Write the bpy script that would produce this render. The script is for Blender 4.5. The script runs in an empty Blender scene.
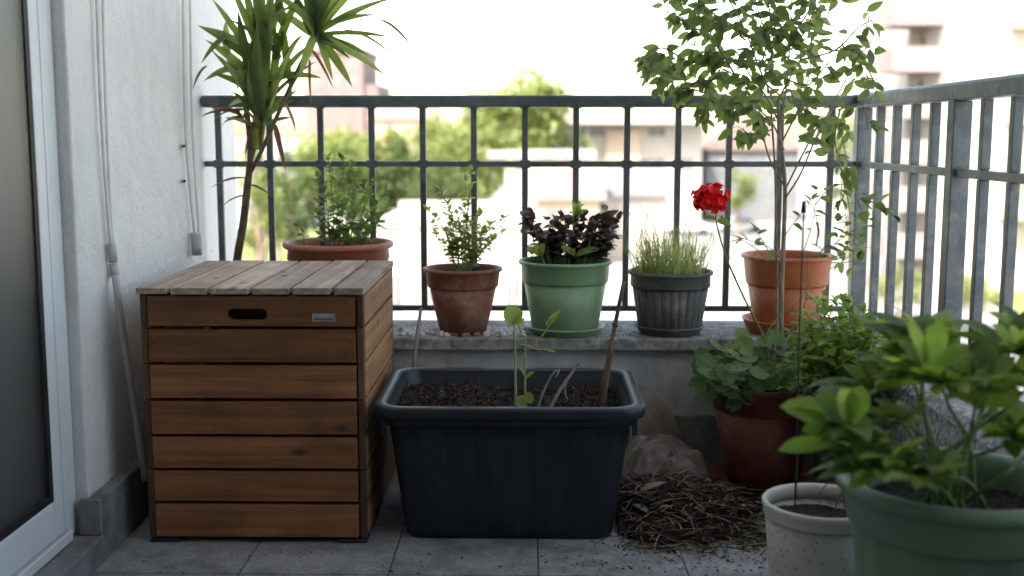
import bpy, math, random
from mathutils import Vector, Matrix, noise
R = math.radians
random.seed(7)
scene = bpy.context.scene
COL = scene.collection
# ------------------------------------------------------------------ camera
F = 1150.0
PITCH, YAW, CH = R(7.6), R(0.9), 0.96
cam_d = bpy.data.cameras.new('camera'); cam = bpy.data.objects.new('camera', cam_d); COL.objects.link(cam)
cam.location = (0, 0, CH)
cam.rotation_euler = (R(90) - PITCH, 0, YAW)
cam_d.sensor_width = 36; cam_d.lens = F / 1024 * 36
cam_d.clip_start = 0.05; cam_d.clip_end = 3000
cam_d.dof.use_dof = True; cam_d.dof.focus_distance = 2.85; cam_d.dof.aperture_fstop = 2.3
scene.camera = cam
RM = cam.rotation_euler.to_matrix()
def ray(px, py): return RM @ Vector(((px - 512) / F, -(py - 288) / F, -1))
def at(px, py, Y):
    d = ray(px, py); return Vector((0, 0, CH)) + d * (Y / d.y)
def atz(px, py, z):
    d = ray(px, py); return Vector((0, 0, CH)) + d * ((z - CH) / d.z)
def rnd(a, b): return random.uniform(a, b)
# ------------------------------------------------------------------ materials
def newmat(name):
    m = bpy.data.materials.new(name); m.use_nodes = True
    nt = m.node_tree; return m, nt, nt.nodes['Principled BSDF']
def N(nt, t, **kw):
    n = nt.nodes.new(t)
    for k, v in kw.items():
        if k in n.inputs: n.inputs[k].default_value = v
        else: setattr(n, k, v)
    return n
def ramp(nt, stops):
    r = nt.nodes.new('ShaderNodeValToRGB'); e = r.color_ramp.elements
    while len(e) < len(stops): e.new(0.5)
    for el, (p, c) in zip(e, stops):
        el.position = p; el.color = (c[0], c[1], c[2], 1) if hasattr(c, '__len__') else (c, c, c, 1)
    return r
def coords(nt, scale=(1, 1, 1)):
    tc = nt.nodes.new('ShaderNodeTexCoord'); mp = nt.nodes.new('ShaderNodeMapping')
    mp.inputs['Scale'].default_value = scale
    nt.links.new(tc.outputs['Object'], mp.inputs['Vector']); return mp.outputs['Vector']
def surf(name, c1, c2, scale=8, rough=0.7, bump=0.2, bscale=60, stretch=(1, 1, 1), spec=0.4, detail=6, stain=None, stain_scale=3, bdist=0.004, island=0.0, metal=0.0, pos=(0.35, 0.65)):
    m, nt, b = newmat(name); L = nt.links.new
    v = coords(nt, stretch)
    n1 = N(nt, 'ShaderNodeTexNoise', Scale=scale, Detail=detail, Roughness=0.6); L(v, n1.inputs['Vector'])
    r = ramp(nt, [(pos[0], c1), (pos[1], c2)]); L(n1.outputs['Fac'], r.inputs['Fac'])
    out = r.outputs['Color']
    if stain:
        n2 = N(nt, 'ShaderNodeTexNoise', Scale=stain_scale, Detail=8, Roughness=0.7); L(v, n2.inputs['Vector'])
        r2 = ramp(nt, [(0.48, 0), (0.72, 1)]); L(n2.outputs['Fac'], r2.inputs['Fac'])
        mx = N(nt, 'ShaderNodeMix', data_type='RGBA'); L(r2.outputs['Color'], mx.inputs[0]); L(out, mx.inputs[6]); mx.inputs[7].default_value = (*stain, 1)
        out = mx.outputs[2]
    if island:
        g = nt.nodes.new('ShaderNodeNewGeometry'); mr = N(nt, 'ShaderNodeMapRange'); mr.inputs['To Min'].default_value = 1 - island; mr.inputs['To Max'].default_value = 1 + island
        L(g.outputs['Random Per Island'], mr.inputs['Value'])
        mx = N(nt, 'ShaderNodeMix', data_type='RGBA', blend_type='MULTIPLY'); mx.inputs[0].default_value = 1
        L(out, mx.inputs[6]); L(mr.outputs['Result'], mx.inputs[7]); out = mx.outputs[2]
    L(out, b.inputs['Base Color'])
    b.inputs['Roughness'].default_value = rough; b.inputs['Specular IOR Level'].default_value = spec; b.inputs['Metallic'].default_value = metal
    if bump:
        n3 = N(nt, 'ShaderNodeTexNoise', Scale=bscale, Detail=4); L(v, n3.inputs['Vector'])
        bp = N(nt, 'ShaderNodeBump', Strength=bump, Distance=bdist); L(n3.outputs['Fac'], bp.inputs['Height']); L(bp.outputs['Normal'], b.inputs['Normal'])
    return m
def leafmat(name, cols, trans=0.35, rough=0.45, spec=0.35, tcol=None, spots=None):
    m, nt, b = newmat(name); L = nt.links.new
    g = nt.nodes.new('ShaderNodeNewGeometry')
    r = ramp(nt, [(i / max(1, len(cols) - 1), c) for i, c in enumerate(cols)]); L(g.outputs['Random Per Island'], r.inputs['Fac'])
    v = coords(nt); n = N(nt, 'ShaderNodeTexNoise', Scale=45, Detail=3); L(v, n.inputs['Vector'])
    mr = N(nt, 'ShaderNodeMapRange'); mr.inputs['To Min'].default_value = 0.7; mr.inputs['To Max'].default_value = 1.3; L(n.outputs['Fac'], mr.inputs['Value'])
    mx = N(nt, 'ShaderNodeMix', data_type='RGBA', blend_type='MULTIPLY'); mx.inputs[0].default_value = 1
    L(r.outputs['Color'], mx.inputs[6]); L(mr.outputs['Result'], mx.inputs[7])
    if spots:
        ns = N(nt, 'ShaderNodeTexNoise', Scale=38, Detail=6, Roughness=0.7); L(v, ns.inputs['Vector'])
        rs = ramp(nt, [(0.60, 0), (0.68, 1)]); L(ns.outputs['Fac'], rs.inputs['Fac'])
        m3 = N(nt, 'ShaderNodeMix', data_type='RGBA'); L(rs.outputs['Color'], m3.inputs[0]); L(mx.outputs[2], m3.inputs[6]); m3.inputs[7].default_value = (*spots, 1); mx = m3
    L(mx.outputs[2], b.inputs['Base Color']); b.inputs['Roughness'].default_value = rough; b.inputs['Specular IOR Level'].default_value = spec
    t = nt.nodes.new('ShaderNodeBsdfTranslucent')
    tm = N(nt, 'ShaderNodeMix', data_type='RGBA', blend_type='MULTIPLY'); tm.inputs[0].default_value = 1
    L(mx.outputs[2], tm.inputs[6]); tm.inputs[7].default_value = (*(tcol or (2.2, 2.3, 1.0)), 1); L(tm.outputs[2], t.inputs['Color'])
    ms = nt.nodes.new('ShaderNodeMixShader'); ms.inputs[0].default_value = trans
    L(b.outputs[0], ms.inputs[1]); L(t.outputs[0], ms.inputs[2]); L(ms.outputs[0], nt.nodes['Material Output'].inputs['Surface'])
    return m
def woodmat(name, c_dark, c_light, axis, rough=0.6, greyness=None):
    m, nt, b = newmat(name); L = nt.links.new
    st = [55, 55, 55]; st[axis] = 2.2
    v = coords(nt, tuple(st)); g = nt.nodes.new('ShaderNodeNewGeometry')
    ofs = N(nt, 'ShaderNodeVectorMath', operation='MULTIPLY_ADD'); cx = nt.nodes.new('ShaderNodeCombineXYZ')
    for i in range(3): L(g.outputs['Random Per Island'], cx.inputs[i])
    L(cx.outputs[0], ofs.inputs[0]); ofs.inputs[1].default_value = (37, 53, 71); L(v, ofs.inputs[2])
    n1 = N(nt, 'ShaderNodeTexNoise', Scale=1.0, Detail=7, Roughness=0.62, Distortion=0.6); L(ofs.outputs[0], n1.inputs['Vector'])
    r = ramp(nt, [(0.28, c_dark), (0.5, [(a + c) / 2 for a, c in zip(c_dark, c_light)]), (0.7, c_light)]); L(n1.outputs['Fac'], r.inputs['Fac'])
    # knots
    st2 = [13, 13, 13]; st2[axis] = 5.5
    v2 = coords(nt, tuple(st2)); vo = N(nt, 'ShaderNodeTexVoronoi', Scale=1.0); L(v2, vo.inputs['Vector'])
    rk = ramp(nt, [(0.05, 0.2), (0.09, 0.55), (0.16, 1.0)]); L(vo.outputs['Distance'], rk.inputs['Fac'])
    mk = N(nt, 'ShaderNodeMix', data_type='RGBA', blend_type='MULTIPLY'); mk.inputs[0].default_value = 0.95; L(r.outputs['Color'], mk.inputs[6]); L(rk.outputs['Color'], mk.inputs[7])
    # blotchy weathering + per-board tone
    v3 = coords(nt, (1, 1, 1)); n3 = N(nt, 'ShaderNodeTexNoise', Scale=6, Detail=6, Roughness=0.65); L(v3, n3.inputs['Vector'])
    mr3 = N(nt, 'ShaderNodeMapRange'); mr3.inputs['From Min'].default_value = 0.3; mr3.inputs['From Max'].default_value = 0.7; mr3.inputs['To Min'].default_value = 0.72; mr3.inputs['To Max'].default_value = 1.2; L(n3.outputs['Fac'], mr3.inputs['Value'])
    mr = N(nt, 'ShaderNodeMapRange'); mr.inputs['To Min'].default_value = 0.70; mr.inputs['To Max'].default_value = 1.2; L(g.outputs['Random Per Island'], mr.inputs['Value'])
    mu = N(nt, 'ShaderNodeMath', operation='MULTIPLY'); L(mr3.outputs['Result'], mu.inputs[0]); L(mr.outputs['Result'], mu.inputs[1])
    mx = N(nt, 'ShaderNodeMix', data_type='RGBA', blend_type='MULTIPLY'); mx.inputs[0].default_value = 1; L(mk.outputs[2], mx.inputs[6]); L(mu.outputs[0], mx.inputs[7])
    L(mx.outputs[2], b.inputs['Base Color']); b.inputs['Roughness'].default_value = rough; b.inputs['Specular IOR Level'].default_value = 0.3
    bp = N(nt, 'ShaderNodeBump', Strength=0.35, Distance=0.0015); L(n1.outputs['Fac'], bp.inputs['Height']); L(bp.outputs['Normal'], b.inputs['Normal'])
    return m
M = {}
# white plaster with pits, stains and small chips
def plaster():
    m, nt, b = newmat('plaster'); L = nt.links.new; v = coords(nt)
    n1 = N(nt, 'ShaderNodeTexNoise', Scale=3.5, Detail=8, Roughness=0.65); L(v, n1.inputs['Vector'])
    r = ramp(nt, [(0.3, (0.78, 0.78, 0.775)), (0.6, (0.88, 0.875, 0.865))]); L(n1.outputs['Fac'], r.inputs['Fac'])
    vo = N(nt, 'ShaderNodeTexVoronoi', Scale=4.5); L(v, vo.inputs['Vector'])
    n0 = N(nt, 'ShaderNodeTexNoise', Scale=40, Detail=2); L(v, n0.inputs['Vector'])
    ad = N(nt, 'ShaderNodeMath', operation='MULTIPLY_ADD'); L(n0.outputs['Fac'], ad.inputs[0]); ad.inputs[1].default_value = 0.03; L(vo.outputs['Distance'], ad.inputs[2])
    r2 = ramp(nt, [(0.035, 0.3), (0.05, 1.0)]); L(ad.outputs[0], r2.inputs['Fac'])
    mx = N(nt, 'ShaderNodeMix', data_type='RGBA', blend_type='MULTIPLY'); mx.inputs[0].default_value = 0.7; L(r.outputs['Color'], mx.inputs[6]); L(r2.outputs['Color'], mx.inputs[7])
    v5 = coords(nt, (1, 1.6, .8)); n5 = N(nt, 'ShaderNodeTexNoise', Scale=3.0, Detail=9, Roughness=0.72); L(v5, n5.inputs['Vector'])
    r5 = ramp(nt, [(0.50, 1.0), (0.66, 0.74), (0.8, 0.6)]); L(n5.outputs['Fac'], r5.inputs['Fac'])
    m5 = N(nt, 'ShaderNodeMix', data_type='RGBA', blend_type='MULTIPLY'); m5.inputs[0].default_value = 0.3; L(mx.outputs[2], m5.inputs[6]); L(r5.outputs['Color'], m5.inputs[7]); mx = m5
    L(mx.outputs[2], b.inputs['Base Color']); b.inputs['Roughness'].default_value = 0.9
    n2 = N(nt, 'ShaderNodeTexNoise', Scale=75, Detail=6, Roughness=0.75); L(v, n2.inputs['Vector'])
    n4 = N(nt, 'ShaderNodeTexNoise', Scale=12, Detail=4); L(v, n4.inputs['Vector'])
    s = N(nt, 'ShaderNodeMath', operation='MULTIPLY_ADD'); L(n4.outputs['Fac'], s.inputs[0]); s.inputs[1].default_value = 2.0; L(n2.outputs['Fac'], s.inputs[2])
    bp = N(nt, 'ShaderNodeBump', Strength=1.0, Distance=0.0075); L(s.outputs[0], bp.inputs['Height']); L(bp.outputs['Normal'], b.inputs['Normal'])
    return m
M['plaster'] = plaster()
M['fill_wall'] = surf('fill_wall_render', (0.52, 0.49, 0.46), (0.6, 0.57, 0.54), 5, 0.9, 0.4, 80)  # mid tone of the added unseen walls, raised to bounce fill light
M['ledge'] = surf('ledge_concrete', (0.16, 0.16, 0.155), (0.42, 0.42, 0.41), 38, 0.9, 0.9, 70, stain=(0.1, 0.1, 0.09), stain_scale=9)
M['parapet'] = surf('parapet_render', (0.40, 0.41, 0.42), (0.60, 0.61, 0.61), 7, 0.9, 0.6, 90, stain=(0.26, 0.26, 0.24), stain_scale=4)
M['rough'] = surf('rough_render', (0.2, 0.2, 0.2), (0.5, 0.5, 0.5), 60, 0.95, 1.0, 80, bdist=0.01)
M['skirt'] = surf('skirting_stone', (0.17, 0.17, 0.18), (0.26, 0.26, 0.27), 14, 0.6, 0.15, 60, stain=(0.10, 0.095, 0.09), stain_scale=6)
def floormat():
    m, nt, b = newmat('floor_tiles'); L = nt.links.new
    tc = nt.nodes.new('ShaderNodeTexCoord'); mp = nt.nodes.new('ShaderNodeMapping'); L(tc.outputs['Object'], mp.inputs['Vector'])
    mp.inputs['Location'].default_value = (FX, FY, 0)
    br = N(nt, 'ShaderNodeTexBrick', Scale=1.0, offset=0.0, squash=1.0); br.inputs['Mortar Size'].default_value = 0.0022; br.inputs['Brick Width'].default_value = 0.33; br.inputs['Row Height'].default_value = 0.33
    br.inputs['Mortar Smooth'].default_value = 0.3
    br.inputs['Color1'].default_value = (0.32, 0.335, 0.34, 1); br.inputs['Color2'].default_value = (0.36, 0.37, 0.375, 1); br.inputs['Mortar'].default_value = (0.10, 0.10, 0.10, 1)
    L(mp.outputs[0], br.inputs['Vector'])
    v = coords(nt)
    n1 = N(nt, 'ShaderNodeTexNoise', Scale=9, Detail=9, Roughness=0.7); L(v, n1.inputs['Vector'])
    r = ramp(nt, [(0.35, 0.5), (0.60, 1.1)]); L(n1.outputs['Fac'], r.inputs['Fac'])
    mx = N(nt, 'ShaderNodeMix', data_type='RGBA', blend_type='MULTIPLY'); mx.inputs[0].default_value = 1; L(br.outputs['Color'], mx.inputs[6]); L(r.outputs['Color'], mx.inputs[7])
    n2 = N(nt, 'ShaderNodeTexNoise', Scale=120, Detail=3); L(v, n2.inputs['Vector'])
    r2 = ramp(nt, [(0.36, 0.72), (0.5, 1.0)]); L(n2.outputs['Fac'], r2.inputs['Fac'])
    mx2 = N(nt, 'ShaderNodeMix', data_type='RGBA', blend_type='MULTIPLY'); mx2.inputs[0].default_value = 1; L(mx.outputs[2], mx2.inputs[6]); L(r2.outputs['Color'], mx2.inputs[7])
    L(mx2.outputs[2], b.inputs['Base Color']); b.inputs['Roughness'].default_value = 0.62
    bp = N(nt, 'ShaderNodeBump', Strength=0.4, Distance=0.003); L(br.outputs['Fac'], bp.inputs['Height']); bp.invert = True
    bp2 = N(nt, 'ShaderNodeBump', Strength=0.25, Distance=0.003); L(n1.outputs['Fac'], bp2.inputs['Height']); L(bp.outputs['Normal'], bp2.inputs['Normal']); L(bp2.outputs['Normal'], b.inputs['Normal'])
    return m
sx = atz(258, 545, 0).x
FX = -(sx - 0.33 * 10); FY = -(2.42 - 0.33 * 20)
M['floor'] = floormat()
M['wood'] = woodmat('crate_wood', (0.16, 0.062, 0.025), (0.37, 0.160, 0.067), 0)
M['wood_side'] = woodmat('crate_side_wood', (0.20, 0.09, 0.04), (0.48, 0.26, 0.125), 1)
M['wood_lid'] = woodmat('crate_lid_wood', (0.27, 0.185, 0.13), (0.58, 0.46, 0.36), 1, rough=0.75)
M['wood_post'] = woodmat('crate_post_wood', (0.06, 0.03, 0.018), (0.16, 0.085, 0.05), 2)
M['foot'] = surf('dark_rubber', (0.015,) * 3, (0.03,) * 3, 20, 0.6)
M['plate'] = surf('plate_metal', (0.35, 0.38, 0.4), (0.5, 0.53, 0.55), 60, 0.35, 0.05, metal=0.6)
M['plate_mark'] = surf('plate_mark', (0.10, 0.11, 0.12), (0.14, 0.15, 0.16), 60, 0.5, 0)
M['screw'] = surf('screw_steel', (0.1,) * 3, (0.2,) * 3, 60, 0.4, 0, metal=0.7)
M['tub'] = surf('tub_plastic', (0.010, 0.0145, 0.019), (0.017, 0.023, 0.03), 5, 0.42, 0.12, 150, stain=(0.03, 0.035, 0.04), stain_scale=22, stretch=(1, 1, .12), bdist=0.001)
M['soil'] = surf('soil', (0.006, 0.0045, 0.0035), (0.035, 0.023, 0.016), 70, 0.95, 1.0, 120, bdist=0.01)
M['crumb'] = leafmat('soil_crumb', [(0.008, 0.005, 0.004), (0.015, 0.01, 0.007), (0.03, 0.02, 0.013), (0.05, 0.032, 0.02), (0.10, 0.066, 0.042), (0.22, 0.165, 0.12)], 0.0, 0.95, 0.1)
M['terra'] = surf('terracotta_old', (0.21, 0.075, 0.05), (0.30, 0.115, 0.078), 9, 0.6, 0.15, 120, stain=(0.40, 0.26, 0.21), stain_scale=14, bdist=0.001)
M['terra2'] = surf('terracotta_bowl', (0.36, 0.13, 0.085), (0.44, 0.17, 0.11), 7, 0.55, 0.15, 120, bdist=0.001)
M['terra3'] = surf('terracotta_bright', (0.42, 0.12, 0.05), (0.58, 0.19, 0.085), 8, 0.45, 0.12, 120, stain=(0.55, 0.26, 0.15), stain_scale=7, bdist=0.001)
M['terra4'] = surf('terracotta_red', (0.15, 0.04, 0.03), (0.21, 0.058, 0.043), 9, 0.5, 0.12, 120, stain=(0.27, 0.14, 0.115), stain_scale=13, bdist=0.001)
M['green'] = surf('green_plastic', (0.20, 0.35, 0.19), (0.24, 0.40, 0.225), 6, 0.42, 0.08, 120, stain=(0.36, 0.43, 0.32), stain_scale=14, bdist=0.001)
M['green2'] = surf('green_plastic_big', (0.115, 0.19, 0.12), (0.15, 0.23, 0.15), 6, 0.45, 0.08, 120, stain=(0.2, 0.25, 0.19), stain_scale=7, bdist=0.001)
M['grey'] = surf('grey_plastic', (0.075, 0.08, 0.08), (0.12, 0.125, 0.122), 9, 0.6, 0.15, 120, stain=(0.22, 0.22, 0.21), stain_scale=16, bdist=0.001)
def bucketmat():
    m, nt, b = newmat('white_bucket'); L = nt.links.new; v = coords(nt)
    vo = N(nt, 'ShaderNodeTexVoronoi', Scale=78); L(v, vo.inputs['Vector'])
    n = N(nt, 'ShaderNodeTexNoise', Scale=9, Detail=3); L(v, n.inputs['Vector'])
    sub = N(nt, 'ShaderNodeMath', operation='MULTIPLY_ADD'); L(n.outputs['Fac'], sub.inputs[0]); sub.inputs[1].default_value = -0.40; L(vo.outputs['Distance'], sub.inputs[2])
    r = ramp(nt, [(0.0, (0.2, 0.2, 0.2)), (0.09, (0.44, 0.43, 0.40))]); L(sub.outputs[0], r.inputs['Fac'])
    L(r.outputs['Color'], b.inputs['Base Color']); b.inputs['Roughness'].default_value = 0.45
    return m
M['bucket'] = bucketmat()
M['bucket_rim'] = surf('bucket_rim', (0.50, 0.47, 0.41), (0.58, 0.55, 0.49), 9, 0.4, 0)
M['rail'] = surf('railing_paint', (0.07, 0.085, 0.095), (0.12, 0.14, 0.155), 14, 0.42, 0.3, 60, stain=(0.16, 0.17, 0.18), stain_scale=16, bdist=0.001)
M['rail2'] = surf('railing_paint_side', (0.06, 0.082, 0.10), (0.11, 0.14, 0.165), 14, 0.4, 0.3, 60, stain=(0.2, 0.22, 0.23), stain_scale=16, bdist=0.001)  # side railing paint, slightly bluer than the back one, with lighter patches
M['pvc'] = surf('door_pvc', (0.62, 0.66, 0.70), (0.70, 0.74, 0.77), 5, 0.35, 0.03)
M['gasket'] = surf('gasket', (0.01,) * 3, (0.015,) * 3, 9, 0.6, 0)
M['curtain'] = surf('curtain_cloth', (0.8, 0.81, 0.8), (0.88, 0.89, 0.88), 30, 0.9, 0.3, 300)
M['room'] = surf('room_paint', (0.3,) * 3, (0.35,) * 3, 3, 0.9, 0)
def glassmat():
    m, nt, b = newmat('door_glass'); L = nt.links.new
    t = nt.nodes.new('ShaderNodeBsdfTransparent'); t.inputs[0].default_value = (0.93, 0.96, 0.96, 1)
    g = nt.nodes.new('ShaderNodeBsdfGlossy'); g.inputs['Roughness'].default_value = 0.28
    fr = N(nt, 'ShaderNodeFresnel', IOR=1.5); ms = nt.nodes.new('ShaderNodeMixShader')
    L(fr.outputs[0], ms.inputs[0]); L(t.outputs[0], ms.inputs[1]); L(g.outputs[0], ms.inputs[2]); L(ms.outputs[0], nt.nodes['Material Output'].inputs['Surface'])
    return m
M['glass'] = glassmat()
M['cable'] = surf('conduit_paint', (0.66, 0.66, 0.655), (0.76, 0.76, 0.75), 12, 0.5, 0.05)
M['sleeve'] = surf('sleeve_grey', (0.44, 0.445, 0.45), (0.52, 0.525, 0.53), 30, 0.5, 0.1)
M['black'] = surf('black_wire', (0.01,) * 3, (0.02,) * 3, 30, 0.4, 0)
M['bark'] = surf('bark_grey', (0.16, 0.125, 0.095), (0.34, 0.28, 0.22), 60, 0.85, 0.5, 90, stretch=(1, 1, 0.4))
M['bark_dark'] = surf('bark_dark', (0.06, 0.042, 0.03), (0.16, 0.11, 0.075), 60, 0.85, 0.5, 90, stretch=(1, 1, 0.4))
M['stem'] = surf('green_stem', (0.10, 0.17, 0.05), (0.18, 0.26, 0.09), 40, 0.6, 0.1)
M['stem_pale'] = surf('pale_stem', (0.26, 0.31, 0.14), (0.4, 0.44, 0.22), 40, 0.6, 0.1)
M['stick'] = surf('brown_cane', (0.05, 0.03, 0.02), (0.16, 0.10, 0.07), 30, 0.75, 0.4, stretch=(1, 1, 0.15))
M['stick_grey'] = surf('grey_twig', (0.16, 0.15, 0.135), (0.34, 0.32, 0.29), 40, 0.8, 0.3, stretch=(1, 1, 0.3))
M['cloth'] = surf('sacking', (0.21, 0.185, 0.16), (0.36, 0.325, 0.29), 12, 0.95, 0.5, 200, stain=(0.12, 0.10, 0.085), stain_scale=8)
M['straw'] = leafmat('dry_stems', [(0.018, 0.012, 0.009), (0.035, 0.025, 0.017), (0.06, 0.044, 0.03), (0.12, 0.09, 0.063), (0.27, 0.21, 0.15), (0.42, 0.35, 0.27)], 0.05, 0.85, 0.2)
M['fleck'] = surf('white_fleck', (0.6,) * 3, (0.75,) * 3, 10, 0.8, 0)
M['tree_leaf'] = leafmat('young_tree_leaves', [(0.07, 0.105, 0.045), (0.11, 0.15, 0.065), (0.18, 0.225, 0.105)], 0.48, 0.42)
M['strap'] = leafmat('strap_leaves', [(0.055, 0.085, 0.03), (0.09, 0.13, 0.045), (0.19, 0.23, 0.10)], 0.45, 0.35, 0.5)
M['dead'] = leafmat('withered_leaves', [(0.12, 0.06, 0.045), (0.2, 0.12, 0.085), (0.3, 0.22, 0.15)], 0.2, 0.8, tcol=(1.3, 1.1, 0.9))
M['herb'] = leafmat('herb_leaves', [(0.09, 0.13, 0.04), (0.14, 0.19, 0.06), (0.22, 0.27, 0.10)], 0.4)
M['herb_pale'] = leafmat('pale_herb_leaves', [(0.15, 0.185, 0.065), (0.23, 0.265, 0.11), (0.33, 0.36, 0.18)], 0.4)
M['purple'] = leafmat('purple_leaves', [(0.045, 0.02, 0.026), (0.09, 0.03, 0.045), (0.045, 0.06, 0.022), (0.13, 0.055, 0.065)], 0.3, 0.35, 0.5, tcol=(1.6, 1.0, 0.9))
M['lime'] = leafmat('lime_leaves', [(0.16, 0.22, 0.06), (0.25, 0.31, 0.10)], 0.4)
M['grass_blade'] = leafmat('grassy_blades', [(0.15, 0.18, 0.09), (0.27, 0.30, 0.16), (0.45, 0.46, 0.33)], 0.4)
M['geranium'] = leafmat('geranium_leaves', [(0.07, 0.125, 0.04), (0.11, 0.18, 0.06), (0.19, 0.26, 0.11)], 0.3, 0.6)
M['petal'] = leafmat('red_petals', [(0.5, 0.006, 0.008), (0.75, 0.012, 0.015), (0.85, 0.025, 0.025)], 0.35, 0.5, tcol=(1.3, 0.6, 0.6))
M['bush'] = leafmat('bush_leaves', [(0.11, 0.17, 0.045), (0.18, 0.25, 0.07), (0.28, 0.35, 0.13)], 0.4)
M['front'] = leafmat('front_leaves', [(0.06, 0.10, 0.03), (0.10, 0.16, 0.045), (0.155, 0.23, 0.065), (0.26, 0.33, 0.11)], 0.5, 0.5, 0.35, spots=(0.26, 0.27, 0.08))
M['front_pale'] = leafmat('front_leaves_pale', [(0.15, 0.27, 0.07), (0.2, 0.31, 0.1)], 0.4, 0.5)
# ------------------------------------------------------------------ mesh builder
ORIG = {}
class MB:
    def __init__(s): s.v = []; s.f = []
    def add(s, vs, fs):
        o = len(s.v); s.v.extend([tuple(v) for v in vs]); s.f.extend([tuple(i + o for i in f) for f in fs])
    def box(s, x0, x1, y0, y1, z0, z1, mat=None):
        vs = [Vector((x, y, z)) for x in (x0, x1) for y in (y0, y1) for z in (z0, z1)]
        if mat: vs = [mat @ v for v in vs]
        s.add(vs, [(0, 1, 3, 2), (4, 6, 7, 5), (0, 4, 5, 1), (2, 3, 7, 6), (0, 2, 6, 4), (1, 5, 7, 3)])
    def loft(s, rings, cap0=False, cap1=False, closed=True):
        n = len(rings[0]); vs = [v for r in rings for v in r]; fs = []
        for i in range(len(rings) - 1):
            for j in range(n if closed else n - 1):
                k = (j + 1) % n
                fs.append((i * n + j, i * n + k, (i + 1) * n + k, (i + 1) * n + j))
        if cap0: fs.append(tuple(reversed(range(n))))
        if cap1: fs.append(tuple((len(rings) - 1) * n + j for j in range(n)))
        s.add(vs, fs)
    def tube(s, pts, r, n=8, caps=True):
        pts = [Vector(p) for p in pts]
        if not hasattr(r, '__len__'): r = [r] * len(pts)
        if len(r) != len(pts):
            r = [r[0] + (r[-1] - r[0]) * i / (len(pts) - 1) for i in range(len(pts))]
        rings = []; ref = None
        for i, p in enumerate(pts):
            d = (pts[min(i + 1, len(pts) - 1)] - pts[max(i - 1, 0)])
            if d.length < 1e-9: d = Vector((0, 0, 1))
            d.normalize()
            if ref is None: ref = d.orthogonal().normalized()
            ref = (ref - d * ref.dot(d))
            if ref.length < 1e-6: ref = d.orthogonal()
            ref.normalize(); b = d.cross(ref)
            rings.append([p + (ref * math.cos(a) + b * math.sin(a)) * r[i] for a in [2 * math.pi * k / n for k in range(n)]])
        s.loft(rings, caps, caps)
    def lathe(s, c, prof, n=64, mod=None):
        rings = []
        for (r, z) in prof:
            rings.append([Vector((c[0] + (r + (mod(a, z) if mod else 0)) * math.cos(a), c[1] + (r + (mod(a, z) if mod else 0)) * math.sin(a), c[2] + z)) for a in [2 * math.pi * k / n for k in range(n)]])
        s.loft(rings)
    def leaf(s, base, d, L, W, shape, bend=0.5, fold=0.25, n=6, up=None, roll=0.0, thick=False):
        d = Vector(d).normalized(); up = Vector(up) if up else Vector((0, 0, 1))
        side = d.cross(up)
        if side.length < 0.05: side = d.cross(Vector((rnd(-1, 1), rnd(-1, 1), 0.1)))
        side.normalize()
        if roll: side = Matrix.Rotation(roll, 3, d) @ side
        p = Vector(base); vs = []; step = L / n
        for i in range(n + 1):
            t = i / n; w = W * 0.5 * shape(t); nrm = side.cross(d).normalized()
            wob = math.sin(t * 9 + L * 400) * W * 0.03
            vs += [p - side * w + nrm * (w * fold + wob), p, p + side * w + nrm * (w * fold - wob)]
            p = p + d * step
            d = (Matrix.Rotation(-bend / n, 3, side) @ d).normalized()
        fs = []
        for i in range(n):
            a = i * 3
            fs += [(a, a + 1, a + 4, a + 3), (a + 1, a + 2, a + 5, a + 4)]
        s.add(vs, fs)
    def build(s, name, mat, parent=None, smooth=True, loc=None, bevel=0, sub=0, solid=0):
        o0 = Vector(loc) if loc else (ORIG.get(parent.name, Vector()) if parent else Vector())
        me = bpy.data.meshes.new(name); me.from_pydata([tuple(Vector(v) - o0) for v in s.v], [], s.f); me.update()
        ob = bpy.data.objects.new(name, me); COL.objects.link(ob)
        if isinstance(mat, str): mat = M[mat]
        me.materials.append(mat)
        if smooth: me.polygons.foreach_set('use_smooth', [True] * len(me.polygons))
        if parent: ob.parent = parent; ORIG[ob.name] = o0
        else: ob.location = o0; ORIG[ob.name] = o0
        if solid:
            m = ob.modifiers.new('solid', 'SOLIDIFY'); m.thickness = solid; m.offset = 0
        if bevel:
            m = ob.modifiers.new('bevel', 'BEVEL'); m.width = bevel; m.segments = 2; m.limit_method = 'ANGLE'; m.angle_limit = R(40)
        if sub:
            m = ob.modifiers.new('sub', 'SUBSURF'); m.levels = sub; m.render_levels = sub
        return ob
def thing(name, label, cat, loc=(0, 0, 0), group=None):
    o = bpy.data.objects.new(name, None); COL.objects.link(o); o.location = loc; o.empty_display_size = 0.1
    ORIG[o.name] = Vector(loc); return tag(o, label, cat, group)
def tag(o, label, cat, group=None):
    o['label'] = label; o['category'] = cat
    if group: o['group'] = group
    return o
def struct(o, label=None):
    o['kind'] = 'structure'
    if label: o['label'] = label
    return o
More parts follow.
